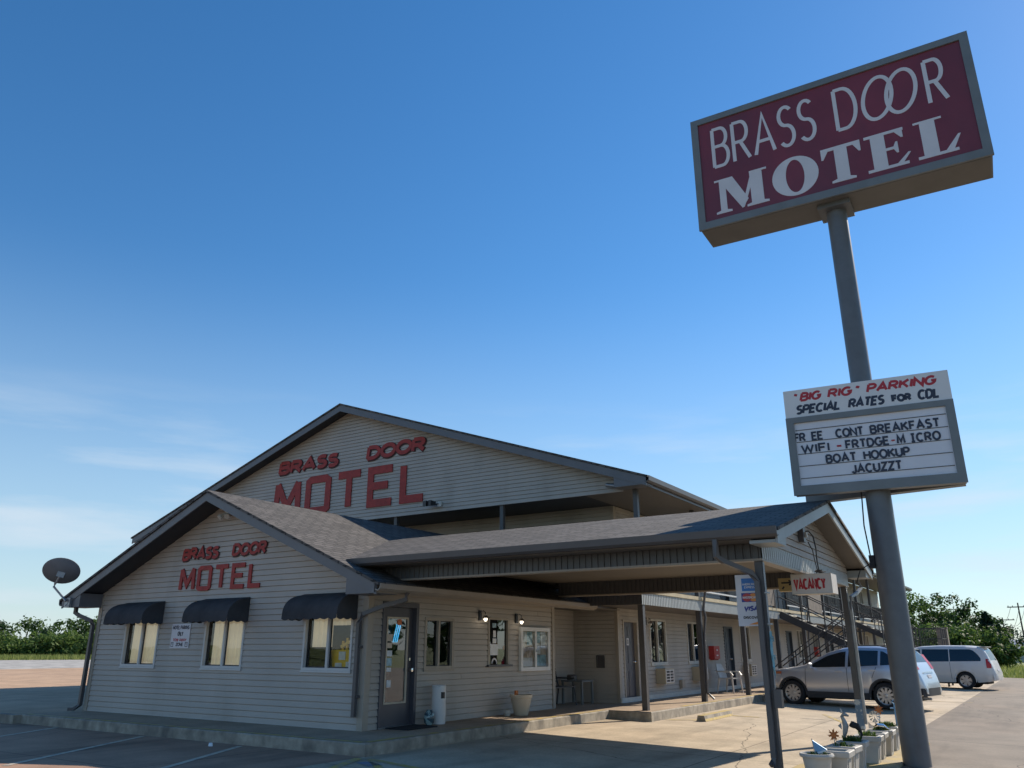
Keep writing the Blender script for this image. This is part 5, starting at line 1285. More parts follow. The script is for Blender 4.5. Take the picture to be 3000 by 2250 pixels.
# barred enclosure beyond the second stair
t = thing('barred_screen', 'tall screen of upright grey bars behind the cars', 'fence', (-5.7, 52, gz(-5.7)))
m = MB()
for k in range(19): x = -6.7+.085*k; m.box(x-.014, 51.98, gz(x), x+.014, 52.02, 2.58)
part('bar', m, MT['raild'], t)['kind'] = 'stuff'
m = MB(); m.box(-6.75, 51.97, 2.56, -5.1, 52.03, 2.62); m.box(-6.75, 51.97, .9, -5.1, 52.03, .95); part('rail', m, MT['raild'], t)
m = MB(); m.box(-5.28, 51.9, gz(-5), -4.74, 52.5, 2.60); m.box(-5.31, 51.87, 2.601, -4.71, 52.53, 2.65); single('timber_pier', m, MT['wood'], 'weathered brown timber pier at the end of the barred screen', 'pier', (-5, 52.2, gz(-5)))

# ================================================================== CARS
def lerp(a, b, t): return a+(b-a)*t
def interp(tab, x):
    if x <= tab[0][0]: return tab[0][1]
    for (a, u), (b, v) in zip(tab, tab[1:]):
        if x <= b:
            t = (x-a)/(b-a); return u+(v-u)*t
    return tab[-1][1]
def smooth(tab, x, r=.06): return (interp(tab, x-r)+2*interp(tab, x)+interp(tab, x+r))/4
class Car:
    """lofted body: nose at -x, left side at -y; local origin on the ground under the middle"""
    def __init__(s, L0, L1, hw, top, belt, sill, roofw, wheels, wr, paint, glassm, name, label, loc, rz, H):
        s.L0, s.L1, s.hw, s.top, s.belt, s.sill, s.roofw, s.wheels, s.wr, s.H = L0, L1, hw, top, belt, sill, roofw, wheels, wr, H
        s.paint = paint; s.gm = glassm; s.t = thing(name, label, 'car' if 'van' not in name else 'van', loc, rz)
        s.body()
    def plan(s, x):
        u = (x-(s.L0+s.L1)/2)/((s.L1-s.L0)/2); a = abs(u)
        return s.hw*(1-.06*max(0, a-.55)/.45 - .17*max(0, (a-.86)/.14)**2)
    def zt(s, x): return smooth(s.top, x)
    def zb(s, x):
        z = smooth(s.sill, x)
        for w in s.wheels:
            d = abs(x-w); R = s.wr+.055
            if d < R: z = max(z, s.wr+sqrt(R*R-d*d)-.01)
        return z
    def sec(s, x):
        zt, zb = s.zt(x), s.zb(x); w = s.plan(x); zl = smooth(s.belt, x)
        zl = min(zl, zt-.05); g = max(0, min(1, (zt-zl)/(s.H-1.05)))
        yr = lerp(w*.90, s.roofw, g**.8)
        zmid = max(zb+.03, min(.62, zl-.1)); zlo = max(zb+.015, min(.42, zmid-.02))
        return [(0, zb), (w*.90, zb), (w*.975, zlo), (w, zmid), (w*.985, lerp(zmid, zl, .6)), (w*.955, zl), (lerp(w*.955, yr, .55), lerp(zl, zt, .52)), (yr, zt-.055*g-.02), (yr*.86, zt-.012*g-.004), (yr*.5, zt), (0, zt)]
    def side(s, x, z):
        p = s.sec(x)[2:8]
        for (y0, z0), (y1, z1) in zip(p, p[1:]):
            if z <= z1: return lerp(y0, y1, max(0, (z-z0)/(z1-z0+1e-6)))
        return p[-1][0]
    def body(s):
        n = int((s.L1-s.L0)/.045); xs = [s.L0+(s.L1-s.L0)*k/n for k in range(n+1)]; rings = []
        for x in xs:
            p = s.sec(x); rings.append([(x, y, z) for y, z in p]+[(x, -y, z) for y, z in p[-2:0:-1]])
        m = MB(); m.ring(rings); s.b = part('body', m, s.paint, s.t, smooth=True, local=True)
    def patch(s, name, x0, x1, lo, hi, mt, off=.006, sides=(-1, 1), nz=3, par=None, label=None):
        n = max(3, int((x1-x0)/.05))
        for sd in sides:
            m = MB(); rows = []
            for k in range(n+1):
                x = x0+(x1-x0)*k/n; a = lo(x) if callable(lo) else lo; b = hi(x) if callable(hi) else hi
                b = max(b, a+.002)
                rows.append([(x, sd*(s.side(x, a+(b-a)*j/nz)+off), a+(b-a)*j/nz) for j in range(nz+1)])
            m.ring(rows, cap=False, closed=False); part(name, m, mt, par or s.t, label, smooth=True, local=True)
    def across(s, name, x0, x1, frac, mt, off=.007):
        n = 8; m = MB(); rows = []
        for k in range(n+1):
            x = x0+(x1-x0)*k/n; p = s.sec(x); yr = p[8][0]*frac; z1 = p[8][1]
            rows.append([(x, yr*q, lerp(p[10][1], z1, abs(q)**3)+off) for q in (-1, -.66, -.33, 0, .33, .66, 1)])
        m.ring(rows, cap=False, closed=False); part(name, m, mt, s.t, smooth=True, local=True)
    def rear(s, name, z0, z1, y0, y1, mt, off=.01, dx=.0):
        """patch on the tailgate surface"""
        m = MB(); rows = []
        for k in range(5):
            z = z0+(z1-z0)*k/4; x = s.L1
            while x > s.L0 and s.zt(x) < z: x -= .01
            rows.append([(x+off+dx, y0+(y1-y0)*j/4, z) for j in range(5)])
        m.ring(rows, cap=False, closed=False); return part(name, m, mt, s.t, local=True)
    def wheel(s, spokes, wide=.05):
        R = s.wr
        for i, x in enumerate(s.wheels):
            for sd in (-1, 1):
                y = sd*(s.hw-.115); m = MB()
                prof = [(R*.62, -.10), (R*.92, -.105), (R, -.07), (R, .07), (R*.92, .105), (R*.64, .10)]
                m.ring([[(x+r*cos(a), y+sd*w, R+r*sin(a)) for a in [2*pi*k/36 for k in range(36)]] for r, w in prof], cap=False)
                m.ring([[(x+R*.66*cos(a), y+sd*w, R+R*.66*sin(a)) for a in [2*pi*k/36 for k in range(36)]] for w in (.03, .031)])
                ty = part('wheel', m, MT['rubber'], s.t, smooth=True, local=True)
                m = MB()
                m.ring([[(x+r*cos(a), y+sd*w, R+r*sin(a)) for a in [2*pi*k/36 for k in range(36)]] for r, w in ((R*.68, .085), (R*.68, .102), (R*.61, .096), (R*.59, .06))], cap=False)
                for k in range(spokes):
                    a = 2*pi*k/spokes+.2; c, q = cos(a), sin(a)
                    for r0, r1, w0, w1 in ((.06, .60, .30, .17),):
                        P = []
                        for r, w in ((r0*R*2, w0*R*.33), (R*r1, wide*R*2.2)): P.append([(r, -w), (r, w)])
                        pts = [P[0][0], P[1][0], P[1][1], P[0][1]]
                        f = lambda u, v, d: (x+u*c-v*q, y+sd*d, R+u*q+v*c)
                        m.hexa([f(u, v, .055) for u, v in pts], [f(u, v, .088-.0003*k) for u, v in pts])
                m.ring([[(x+r*cos(a), y+sd*w, R+r*sin(a)) for a in [2*pi*k/18 for k in range(18)]] for r, w in ((R*.17, .05), (R*.17, .096), (R*.12, .10))])
                part('rim', m, MT['rim'], ty, smooth=True, local=True)
                # black wheel housing
                m = MB(); R2 = R+.05
                m.ring([[(x+R2*cos(a), sd*w, R+R2*sin(a)) for a in [radians(-18+6*k) for k in range(37)]] for w in (s.hw-.33, s.hw-.04)], cap=False, closed=False)
                m.face([(x+R2*cos(a), sd*(s.hw-.33), R+R2*sin(a)) for a in [radians(-18+6*k) for k in range(37)]])
                part('wheel_housing', m, MT['rubber'], s.t, local=True)
    def arch(s, mt, w=.06):
        for x in s.wheels:
            for sd in (-1, 1):
                m = MB(); R = s.wr+.05; rows = []
                for k in range(31):
                    a = radians(-8+196*k/30); r0, r1 = R, R+w
                    rows.append([(x+r*cos(a), sd*(s.side(x+r*cos(a), max(.3, s.wr+r*sin(a)))+.010), s.wr+r*sin(a)) for r in (r0-.012, (r0+r1)/2, r1)])
                m.ring(rows, cap=False, closed=False); part('wheel_arch', m, mt, s.t, smooth=True, local=True)
    def seam(s, x, z0, z1, lean=0):
        for sd in (-1,):
            m = MB(); rows = []
            for k in range(9):
                z = z0+(z1-z0)*k/8; xx = x+lean*(k/8)
                rows.append([(xx-.006, sd*(s.side(xx, z)+.004), z), (xx+.006, sd*(s.side(xx, z)+.004), z)])
            m.ring(rows, cap=False, closed=False); part('door_gap', m, MT['rubber'], s.t, local=True)
    def handle(s, x, z):
        for sd in (-1, 1):
            y = s.side(x, z); m = MB(); m.box(x-.10, min(sd*(y-.002), sd*(y+.03)), z-.016, x+.10, max(sd*(y-.002), sd*(y+.03)), z+.016); part('door_handle', m, s.paint, s.t, local=True)

# silver crossover, nose to the motel
wF, wR = Vector((-6.60, 25.55)), Vector((-4.02, 25.15)); ctr = (wF+wR)/2; hd = (wF-wR).normalized()
rzc = atan2(-hd.y, -hd.x); nrm = Vector((-sin(rzc), cos(rzc)))
ctr = ctr+nrm*.80; 
suv = Car(-2.20, 2.33, .91,
  [(-2.20, .62), (-2.12, .86), (-1.85, .99), (-1.15, 1.09), (-.92, 1.14), (-.25, 1.49), (.15, 1.60), (.6, 1.645), (1.15, 1.635), (1.62, 1.59), (1.86, 1.53), (2.03, 1.30), (2.17, 1.06), (2.23, .94), (2.26, .78), (2.31, .70), (2.33, .52)],
  [(-2.2, .85), (-1.2, .98), (-.9, 1.02), (.6, 1.07), (1.6, 1.13), (2.3, 1.16)],
  [(-2.2, .36), (-1.9, .27), (-1, .23), (1, .24), (1.9, .30), (2.33, .42)], .60, [-1.31, 1.31], .345, MT['silver'], MT['carglass'],
  'silver_car', 'silver crossover car parked nose in to the motel behind the flower pots', (ctr.x, ctr.y, gz(ctr.x)), rzc, 1.645)
c = suv
gl = lambda x: smooth(c.belt, x)+.025
gt = lambda x: max(gl(x)+.002, min(c.zt(x)-.115, 1.53))
c.patch('side_window', -.80, .28, gl, gt, MT['carglass'], label=None); c.patch('side_window', .36, 1.18, gl, gt, MT['carglass']); c.patch('side_window', 1.25, 1.66, gl, lambda x: max(gl(x)+.002, gt(x)-.30*max(0, (x-1.25)/.41)**2), MT['carglass'])
c.across('windscreen', -.84, -.06, .93, MT['carglass']); c.across('rear_window', 1.84, 2.08, .92, MT['carglass'])
c.patch('sill_cladding', -.92, .92, lambda x: c.zb(x)+.005, lambda x: .40, MT['cladding'], .012)
c.patch('rear_cladding', 1.72, 2.32, lambda x: max(.33, c.zb(x)+.004), lambda x: .56, MT['cladding'], .014); c.patch('front_cladding', -2.18, -1.72, lambda x: c.zb(x)+.004, .46, MT['cladding'], .012)
m = MB(); rows = []
for z in (.36, .44, .56): rows.append([(2.335-.30*abs(y)**5+.012, y, z) for y in [-.80+1.6*k/16 for k in range(17)]])
m.ring(rows, cap=False, closed=False); part('rear_bumper', m, MT['cladding'], c.t, smooth=True, local=True)
c.arch(MT['cladding'], .055); c.wheel(10, .045)
c.patch('tail_lamp', 1.86, 2.12, lambda x: 1.02 if x < 2.0 else 1.0, lambda x: min(1.42-.9*max(0, x-1.88), c.zt(x)-.03), MT['redlamp'], .016)
for y0, y1 in ((-.78, -.56), (.56, .78)): c.rear('tail_lamp', 1.04, 1.42, y0, y1, MT['redlamp'], .012)
c.patch('tail_lamp_lower', 2.0, 2.24, .86, lambda x: min(1.0, c.zt(x)-.04), MT['clearlamp'], .016)
c.patch('headlamp', -2.13, -1.62, lambda x: .76+.07*(x+2.13)/.5, lambda x: min(.92+.03*(x+2.13), c.zt(x)-.03), MT['clearlamp'], .012)
c.patch('marker_lamp', -1.80, -1.62, .86, .93, MT['amber'], .016)
for x, z0, z1, ln in ((-.90, .42, 1.02, .02), (.32, .42, 1.06, .0), (1.00, .80, 1.09, .14)): c.seam(x, z0, z1, ln)
c.handle(.10, .955); c.handle(1.02, 1.0)
for sd in (-1, 1):
    m = MB(); m.ring([[(-.70+dx, sd*(.90+dy), 1.10+dz) for dx, dz in ((0, -.07), (.05, -.06), (.06, .05), (.03, .08), (-.03, .06))] for dy, in ((.02,), (.10,), (.19,))]); m.bar((-.66, sd*.86, 1.04), (-.68, sd*.95, 1.07), .04); part('mirror', m, MT['silver'], c.t, smooth=True, local=True)
    m = MB(); m.tube([(-.1, sd*.60, 1.60), (.1, sd*.605, 1.65), (1.2, sd*.60, 1.655), (1.5, sd*.585, 1.59)], .016, 6); part('roof_rail', m, MT['cladding'], c.t, local=True)
m = MB(); m.box(1.74, -.56, 1.545, 1.93, .56, 1.565); part('spoiler', m, MT['silver'], c.t, local=True)
c.rear('license_plate', .80, .90, -.16, .16, MT['signwhite'], .02); c.rear('chrome_strip', .93, .965, -.45, .45, MT['chrome'], .018)
m = MB(); m.tube([(2.15, -.5, .30), (2.36, -.5, .29)], .035, 10); part('exhaust', m, MT['metal'], c.t, local=True)
m = MB(); m.bar((2.02, -.05, 1.22), (2.06, -.40, 1.17), .015); part('rear_wiper', m, MT['rubber'], c.t, local=True)
m = MB(); m.box(-1.75, -.62, .20, 1.95, .62, .36); part('underbody', m, MT['rubber'], c.t, local=True)

# white minivan beyond it
rzv = radians(-7)
van = Car(-2.57, 2.57, .95,
  [(-2.57, .55), (-2.50, .80), (-2.25, .93), (-1.70, 1.05), (-1.45, 1.12), (-.55, 1.62), (-.2, 1.70), (.6, 1.74), (1.6, 1.73), (2.12, 1.68), (2.28, 1.58), (2.42, 1.20), (2.50, .95), (2.57, .62)],
  [(-2.5, .88), (-1.4, 1.02), (2.5, 1.10)],
  [(-2.57, .36), (-2.2, .26), (1.8, .25), (2.3, .30), (2.57, .36)], .68, [-1.62, 1.46], .335, MT['whitecar'], MT['carglass'],
  'white_minivan', 'white minivan with dark tinted windows parked beyond the silver car', (0, 0, 0), rzv, 1.74)
wx = Vector((1.46, -.80)); off = Vector((cos(rzv)*wx.x-sin(rzv)*wx.y, sin(rzv)*wx.x+cos(rzv)*wx.y))
van.t.location = (-3.21-off.x, 40.0-off.y, gz(-4.2))
c = van
vb = lambda x: smooth(c.belt, x)+.02; vt = lambda x: max(vb(x)+.002, min(c.zt(x)-.13, 1.575))
c.patch('side_window', -1.20, -.20, vb, vt, MT['carglass']); c.patch('side_window', -.12, .92, vb, vt, MT['carglass']); c.patch('side_window', .96, 2.12, vb, lambda x: max(vb(x)+.002, vt(x)-.32*max(0, (x-1.7)/.42)**2), MT['carglass'])
c.across('windscreen', -1.38, -.45, .93, MT['carglass']); c.across('rear_window', 2.26, 2.44, .92, MT['carglass'])
c.wheel(6, .10); c.arch(MT['whitecar'], .02)
c.patch('tail_lamp', 2.30, 2.47, .84, lambda x: min(1.20, c.zt(x)-.03), MT['redlamp'], .014); c.patch('headlamp', -2.48, -2.05, .70, lambda x: min(.84, c.zt(x)-.04), MT['clearlamp'], .012)
for x, z0, z1, ln in ((-.16, .38, 1.04, 0), (.94, .38, 1.08, 0), (-1.25, .42, 1.0, .02)): c.seam(x, z0, z1, ln)
c.handle(-.36, .93); c.handle(.02, .93)
m = MB(); rows = []
for z in (.36, .46, .60): rows.append([(2.585-.28*abs(y)**5+.012+(.02 if z == .46 else 0), y, z) for y in [-.84+1.68*k/16 for k in range(17)]])
m.ring(rows, cap=False, closed=False); part('rear_bumper', m, MT['whitecar'], c.t, smooth=True, local=True)
m = MB(); m.box(2.02, -.62, 1.66, 2.33, .62, 1.685); part('spoiler', m, MT['whitecar'], c.t, local=True)
m = MB(); m.box(-1.9, -.64, .20, 2.2, .64, .36); part('underbody', m, MT['rubber'], c.t, local=True)
c.rear('license_plate', .70, .80, -.16, .16, MT['signwhite'], .02)
for sd in (-1, 1):
    m = MB(); m.ring([[(-1.12+dx, sd*(.92+dy), 1.12+dz) for dx, dz in ((0, -.07), (.05, -.06), (.06, .05), (.03, .08), (-.03, .06))] for dy, in ((.02,), (.10,), (.20,))]); m.bar((-1.08, sd*.88, 1.06), (-1.1, sd*.97, 1.09), .04); part('mirror', m, MT['whitecar'], c.t, smooth=True, local=True)

# ================================================================== FLOWER POTS
random.seed(5)
def greens(m, c, r, n, h, spread=1.0):
    for _ in range(n):
        a = random.uniform(0, 2*pi); q = r*sqrt(random.random()); x, y = c[0]+q*cos(a), c[1]+q*sin(a); z = c[2]
        hh = h*random.uniform(.35, 1); d = Vector((random.uniform(-1, 1), random.uniform(-1, 1), 0))*hh*.6*spread; w = random.uniform(.006, .014)
        o = Vector((-d.y, d.x, 0)).normalized()*w if d.length > 1e-5 else Vector((w, 0, 0))
        b = Vector((x, y, z)); mid = b+Vector((0, 0, hh*.7))+d*.4; tip = b+Vector((0, 0, hh*.85))+d
        m.face([b-o*.4, b+o*.4, mid+o, mid-o]); m.face([mid-o, mid+o, tip])
def pot(x, y, label, soil='soil', green=0, rz=0, s=.325, h=.365):
    g = gz(x)+.035; t = thing('flower_pot', label, 'flower pot', (x, y, g), rz, group='pale flower pots along the sign pad')
    a, b = s*.37, s*.47; m = MB(); sq = lambda r, z: [(-r, -r, z), (r, -r, z), (r, r, z), (-r, r, z)]
    m.ring([sq(a, 0), sq(b, h-.07), sq(b+.035, h-.068), sq(b+.04, h-.01), sq(b+.03, h), sq(b-.02, h), sq(b-.03, h-.05)], cap=False); m.face(sq(a, 0)); part('tub', m, MT['planter'], t, local=True)
    m = MB(); m.face(sq(b-.028, h-.045)); part('soil', m, MT['soil'], t, local=True)
    for sx in (-1, 1):
        m = MB(); r = a+.012
        for z0, z1 in ((.06, h-.11),):
            for q0, q1 in ((-.6, .6),): 
                f0 = lerp(a, b, z0/(h-.07)); f1 = lerp(a, b, z1/(h-.07))
                m.hexa([(sx*f0, q0*a, z0), (sx*f0, q1*a, z0), (sx*f1, q1*a, z1), (sx*f1, q0*a, z1)], [(sx*(f0+.008), q0*a, z0), (sx*(f0+.008), q1*a, z0), (sx*(f1+.008), q1*a, z1), (sx*(f1+.008), q0*a, z1)])
        part('side_panel', m, MT['planter'], t, local=True)
    if green:
        m = MB(); greens(m, (0, 0, h-.05), b-.04, green, .15, 1.3); part('plant', m, MT['leaf3'], t, local=True)['kind'] = 'stuff'
    return t
PP = [(-2.67, 11.06), (-2.53, 11.50), (-2.55, 12.07), (-2.57, 12.75), (-2.52, 13.64), (-2.54, 14.20), (-2.51, 14.74), (-2.53, 15.45)]
g = gz(-2.67)+.035; x, y = PP[0]
m = MB(); m.lathe([(.12, 0), (.125, .02), (.172, .31), (.198, .315), (.206, .335), (.198, .358), (.172, .358), (.16, .32)], 30, (x, y, g), cap=False)
t = single('flower_pot', m, MT['planter'], 'round pale flower pot, nearest of the row beside the sign pole', 'flower pot', (x, y, g), 'pale flower pots along the sign pad', smooth=True)
m = MB(); m.lathe([(.165, .32), (.1, .332), (.001, .336)], 20, (x, y, g), cap=False); part('soil', m, MT['soil'], t)
m = MB(); greens(m, (x, y, g+.325), .14, 60, .06, 1.5); part('plant', m, MT['leaf2'], t)['kind'] = 'stuff'
labels = ['square pale pot full of dark soil behind the round pot', 'square pale pot holding the nearest rusty sun ornament', 'square pale pot with green sprigs and the seahorse ornament', 'square pale pot in shade just past the seahorse pot', 'square pale pot next to the blue patterned post base', 'square pale pot with the white shell and fish ornament', 'farthest square pale pot with the orange sun and blue anchor']
for (x, y), lb, gr in zip(PP[1:], labels, (0, 30, 170, 90, 0, 120, 220)): pot(x, y, lb, green=gr, rz=random.uniform(-.06, .06))
top = lambda i: (PP[i][0], PP[i][1], gz(PP[i][0])+.035+.33)
def stake(name, label, i, dx, dy, hgt, build, mt, cat='ornament', group=None):
    x, y, z = top(i); x += dx; y += dy
    t = thing(name, label, cat, (x, y, z-.05), radians(20), group)
    m = MB(); m.tube([(0, 0, -.05), (0, 0, hgt)], .006, 5); part('stake', m, MT['greymetal'], t, local=True)
    m = MB(); build(m, hgt); part('figure', m, mt, t, local=True)
def sun(m, h):
    m.ring([[(.036*cos(a), w, h+.036*sin(a)) for a in [2*pi*k/20 for k in range(20)]] for w in (-.012, .012)])
    for k in range(14):
        a = 2*pi*k/14; c, s = cos(a), sin(a); r1 = .088 if k % 2 else .072; bend = .012*(1 if k % 2 else -1)
        f = lambda r, v, w: (r*c-v*s, w, h+r*s+v*c)
        m.hexa([f(.03, -.008, -.006), f(.06, -.006+bend*.6, -.006), f(r1, bend*.3, -.006), f(.06, .006+bend*.6, -.006), f(.03, .008, -.006)], [f(.03, -.008, .006), f(.06, -.006+bend*.6, .006), f(r1, bend*.3, .006), f(.06, .006+bend*.6, .006), f(.03, .008, .006)])
stake('sun_ornament', 'rusty metal sun on a stake in the third pot of the row', 2, -.13, .08, .20, sun, MT['rust'], group='rusty sun ornaments in the pots')
stake('sun_ornament', 'orange rusty sun on a stake in the farthest pot', 7, -.10, -.02, .33, sun, MT['rust'], group='rusty sun ornaments in the pots')
def seahorse(m, h):
    pts = [(.05, 0, .04), (.075, 0, .07), (.05, 0, .10), (.015, 0, .08), (.0, 0, .13), (.02, 0, .20), (.035, 0, .27), (.02, 0, .34), (.0, 0, .39), (.03, 0, .43), (.09, 0, .40)]
    m.tube(pts, [.008, .010, .012, .016, .022, .034, .042, .030, .026, .034, .012], 8); m.tube([(0, 0, .44), (-.01, 0, .50)], [.018, .003], 5)
    m.hexa([(-.02, -.006, .22), (-.07, -.006, .27), (-.02, -.006, .31)], [(-.02, .006, .22), (-.07, .006, .27), (-.02, .006, .31)])
stake('seahorse_ornament', 'weathered grey seahorse ornament standing in the fourth pot', 3, -.10, 0, .30, seahorse, MT['greymetal'])
def bird(m, h):
    m.tube([(0, 0, .10), (.02, 0, .17), (0, 0, .22), (-.03, 0, .27), (-.09, 0, .29), (-.13, 0, .27)], [.012, .018, .026, .045, .05, .012], 8)
stake('bird_ornament', 'dark bird shaped ornament in the fourth pot beside the seahorse', 3, .10, .08, .24, bird, MT['rubber'])
def fish(m, h):
    m.tube([(-.12, 0, h), (-.06, 0, h+.03), (.03, 0, h+.02), (.12, 0, h-.03)], [.01, .06, .07, .01], 10, flat=.5)
    m.hexa([(-.11, -.01, h), (-.19, -.01, h+.08), (-.19, -.01, h-.06)], [(-.11, .01, h), (-.19, .01, h+.08), (-.19, .01, h-.06)])
stake('fish_ornament', 'shiny white fish ornament over the sixth pot', 6, .02, -.08, .12, fish, MT['chrome'])
def pin(m, h):
    for k in range(10):
        a = 2*pi*k/10; c, s = cos(a), sin(a)
        m.face([(.02*c, 0, h+.02*s), (.085*c-.02*s, .02, h+.085*s+.02*c), (.09*c+.02*s, -.015, h+.09*s-.02*c)])
stake('pinwheel', 'pale grey pinwheel on a stake behind the fish ornament', 6, -.10, .14, .26, pin, MT['offwhite'])
def anchor(m, h):
    m.tube([(0, 0, .05), (0, 0, h+.12)], .014, 6); m.tube([(-.07, 0, h+.04), (.07, 0, h+.04)], .012, 6)
    m.tube([(.12*cos(a), 0, .17+.12*sin(a)) for a in [radians(200+140*k/10) for k in range(11)]], .016, 6); m.tube([(.028*cos(a), 0, h+.14+.028*sin(a)) for a in [radians(36*k) for k in range(11)]], .009, 5)
stake('anchor_ornament', 'pale blue metal anchor standing in the farthest pot', 7, .14, .08, .32, anchor, MT['bluemetal'])
# small blue sailcloth in the round pot
t = thing('blue_pennant', 'small folded blue and white pennant on a stick in the round pot', 'pennant', (-2.62, 11.16, g+.36))
def pv(*q): return [(-2.64+a*.62, 11.12+b*.62, g+.36+c*.62-.035) for a, b, c in q]
m = MB(); m.tube(pv((-.11, .04, 0), (-.15, .06, .30)), .005, 5); part('stick', m, MT['metal'], t)
m = MB(); m.hexa(pv((-.14, .055, .27), (-.10, .04, .04), (.12, .07, .11)), pv((-.135, .07, .27), (-.095, .055, .04), (.125, .085, .11))); part('cloth', m, MT['bluemetal'], t)
m = MB(); m.hexa(pv((-.105, .037, .035), (-.05, .035, .015), (.12, .065, .095), (.09, .065, .11)), pv((-.105, .040, .035), (-.05, .038, .015), (.12, .068, .095), (.09, .068, .11))); part('hem', m, MT['white'], t)
# blue mosaic wrap at the foot of the far post
m = MB(); wm = mat('blue_mosaic_wrap', (.10, .17, .26), .5, nscale=1, namt=0, stain=((.40, .44, .46), 11, .54, .58, .9, (1, 1, 1)))
m.box(PXC-.058, BY1-.138, .12, PXC+.058, BY1-.022, .62); single('post_wrap', m, wm, 'blue mottled wrap round the foot of the far canopy post', 'wrap', (PXC, BY1-.08, .12))
m = MB(); greens(m, (-2.55, 14.3, gz(-2.5)+.03), .12, 40, .14, 1.4); greens(m, (-2.52, 13.95, gz(-2.5)+.03), .08, 30, .08, 1.4)
o = link_mesh('weeds', m, MT['leaf3']); o['kind'] = 'stuff'

# ================================================================== TREES, SCRUB AND THE FAR SIDE
def tree(name, label, x, y, h, w, leafm, group, kind='round', g=-.42, seed=0, n=1500, ls=.30):
    rnd = random.Random(seed*7919+13)
    t = thing(name, label, 'tree' if kind != 'bush' else 'bush', (x, y, g), rnd.uniform(0, 6), group)
    th = h*(.35 if kind != 'bush' else .12)
    m = MB(); r0 = max(.06, h*.022)
    m.tube([(0, 0, -.1), (.02*h, 0, th*.5), (0, .02*h, th), (.01*h, 0, h*.72)], [r0*1.3, r0, r0*.8, r0*.25], 7)
    limbs = []
    if kind != 'conifer':
        for k in range(6):
            a = rnd.uniform(0, 6.28); z0 = th*rnd.uniform(.7, 1.3); z1 = h*rnd.uniform(.5, .85); q = w*rnd.uniform(.25, .42)
            m.tube([(0, 0, z0), (q*.5*cos(a), q*.5*sin(a), (z0+z1)/2), (q*cos(a), q*sin(a), z1)], [r0*.55, r0*.35, r0*.12], 5)
    part('trunk', m, MT['bark'], t, smooth=True, local=True)
    # clumps spread through an uneven crown
    cl = []
    nc = 26 if kind != 'conifer' else 40
    for k in range(nc):
        if kind == 'conifer':
            u = k/nc; z = h*(.12+.86*u); q = w*.5*(1-u)**.9*rnd.uniform(.5, 1.05); a = rnd.uniform(0, 6.28); cl.append((q*cos(a), q*sin(a), z, w*.16*(1.15-u)))
        else:
            a = rnd.uniform(0, 6.28); u = rnd.random()**.5; lo = .30 if kind == 'round' else .10
            zz = lo+(.96-lo)*rnd.random(); prof = sqrt(max(.05, 1-((zz-.55)/.52)**2)); q = w*.5*u*prof
            cl.append((q*cos(a), q*sin(a), h*zz, w*rnd.uniform(.09, .19)))
    m = MB()
    for _ in range(n):
        cx, cy, cz, r = rnd.choice(cl)
        d = Vector((rnd.gauss(0, 1), rnd.gauss(0, 1), rnd.gauss(0, .8))); d = d.normalized()*r*(rnd.random()**.4)
        p = Vector((cx, cy, cz))+d; p.z = max(p.z, .1)
        nrm = (d.normalized()+Vector((rnd.gauss(0, .5), rnd.gauss(0, .5), rnd.gauss(.4, .5)))).normalized()
        a = nrm.orthogonal().normalized(); b = nrm.cross(a); s = ls*rnd.uniform(.5, 1.2); an = rnd.uniform(0, 6.28)
        a, b = a*cos(an)+b*sin(an), b*cos(an)-a*sin(an)
        m.face([p-a*s, p-b*s*.5, p+a*s, p+b*s*.55+nrm*s*.2])
    part('crown', m, leafm, t, local=True)
    return t
def at(u, d):
    """ground point seen under photo column u at distance d"""
    r = Fv*FPX+Rv*(u-1500)-Uv*(1895-1125); q = Vector((r.x, r.y)).normalized()*d; return q.x, q.y
LT = [(-30, 150, 5.3, 8, 'leaf2', 'round'), (70, 152, 5.5, 9, 'leaf1', 'round'), (135, 150, 4.3, 7, 'leaf2', 'round'), (205, 143, 5.3, 7, 'leaf1', 'round'), (262, 140, 6.1, 8, 'leaf1', 'round'), (310, 145, 5.5, 8, 'leaf2', 'round'),
      (10, 134, 2.8, 9, 'leaf3', 'bush'), (75, 133, 2.7, 9, 'leaf3', 'bush'), (140, 132, 3.0, 8, 'leaf3', 'bush'), (190, 132, 2.7, 8, 'leaf1', 'bush'), (245, 130, 3.3, 8, 'leaf3', 'bush'), (-60, 135, 3.1, 9, 'leaf3', 'bush'), (300, 131, 3.1, 8, 'leaf3', 'bush')]
LL = ['dark round tree at the left edge of the picture', 'tall round topped tree at the far left behind the scrub', 'lower dark tree in the dip of the left tree line', 'slender mid green tree left of the satellite dish arm', 'tallest leafy tree beside the left downspout', 'dark tree mostly behind the office corner at left',
      'pale green bush at the foot of the far left trees', 'pale green bush below the tall round topped tree', 'pale bush in the dip of the left scrub', 'mid green bush right of the dip in the left scrub', 'tall pale bush nearest the left downspout', 'pale bush just outside the left picture edge', 'pale bush behind the left office corner']
for k, ((u, d, h, w, lm, kd), lb) in enumerate(zip(LT, LL)):
    x, y = at(u, d); tree('leafy_tree' if kd != 'bush' else 'leafy_bush', lb, x, y, h, w, MT[lm], 'tree line left of the motel' if kd != 'bush' else 'scrub left of the motel', kd, -.1, k, 1500, .30)
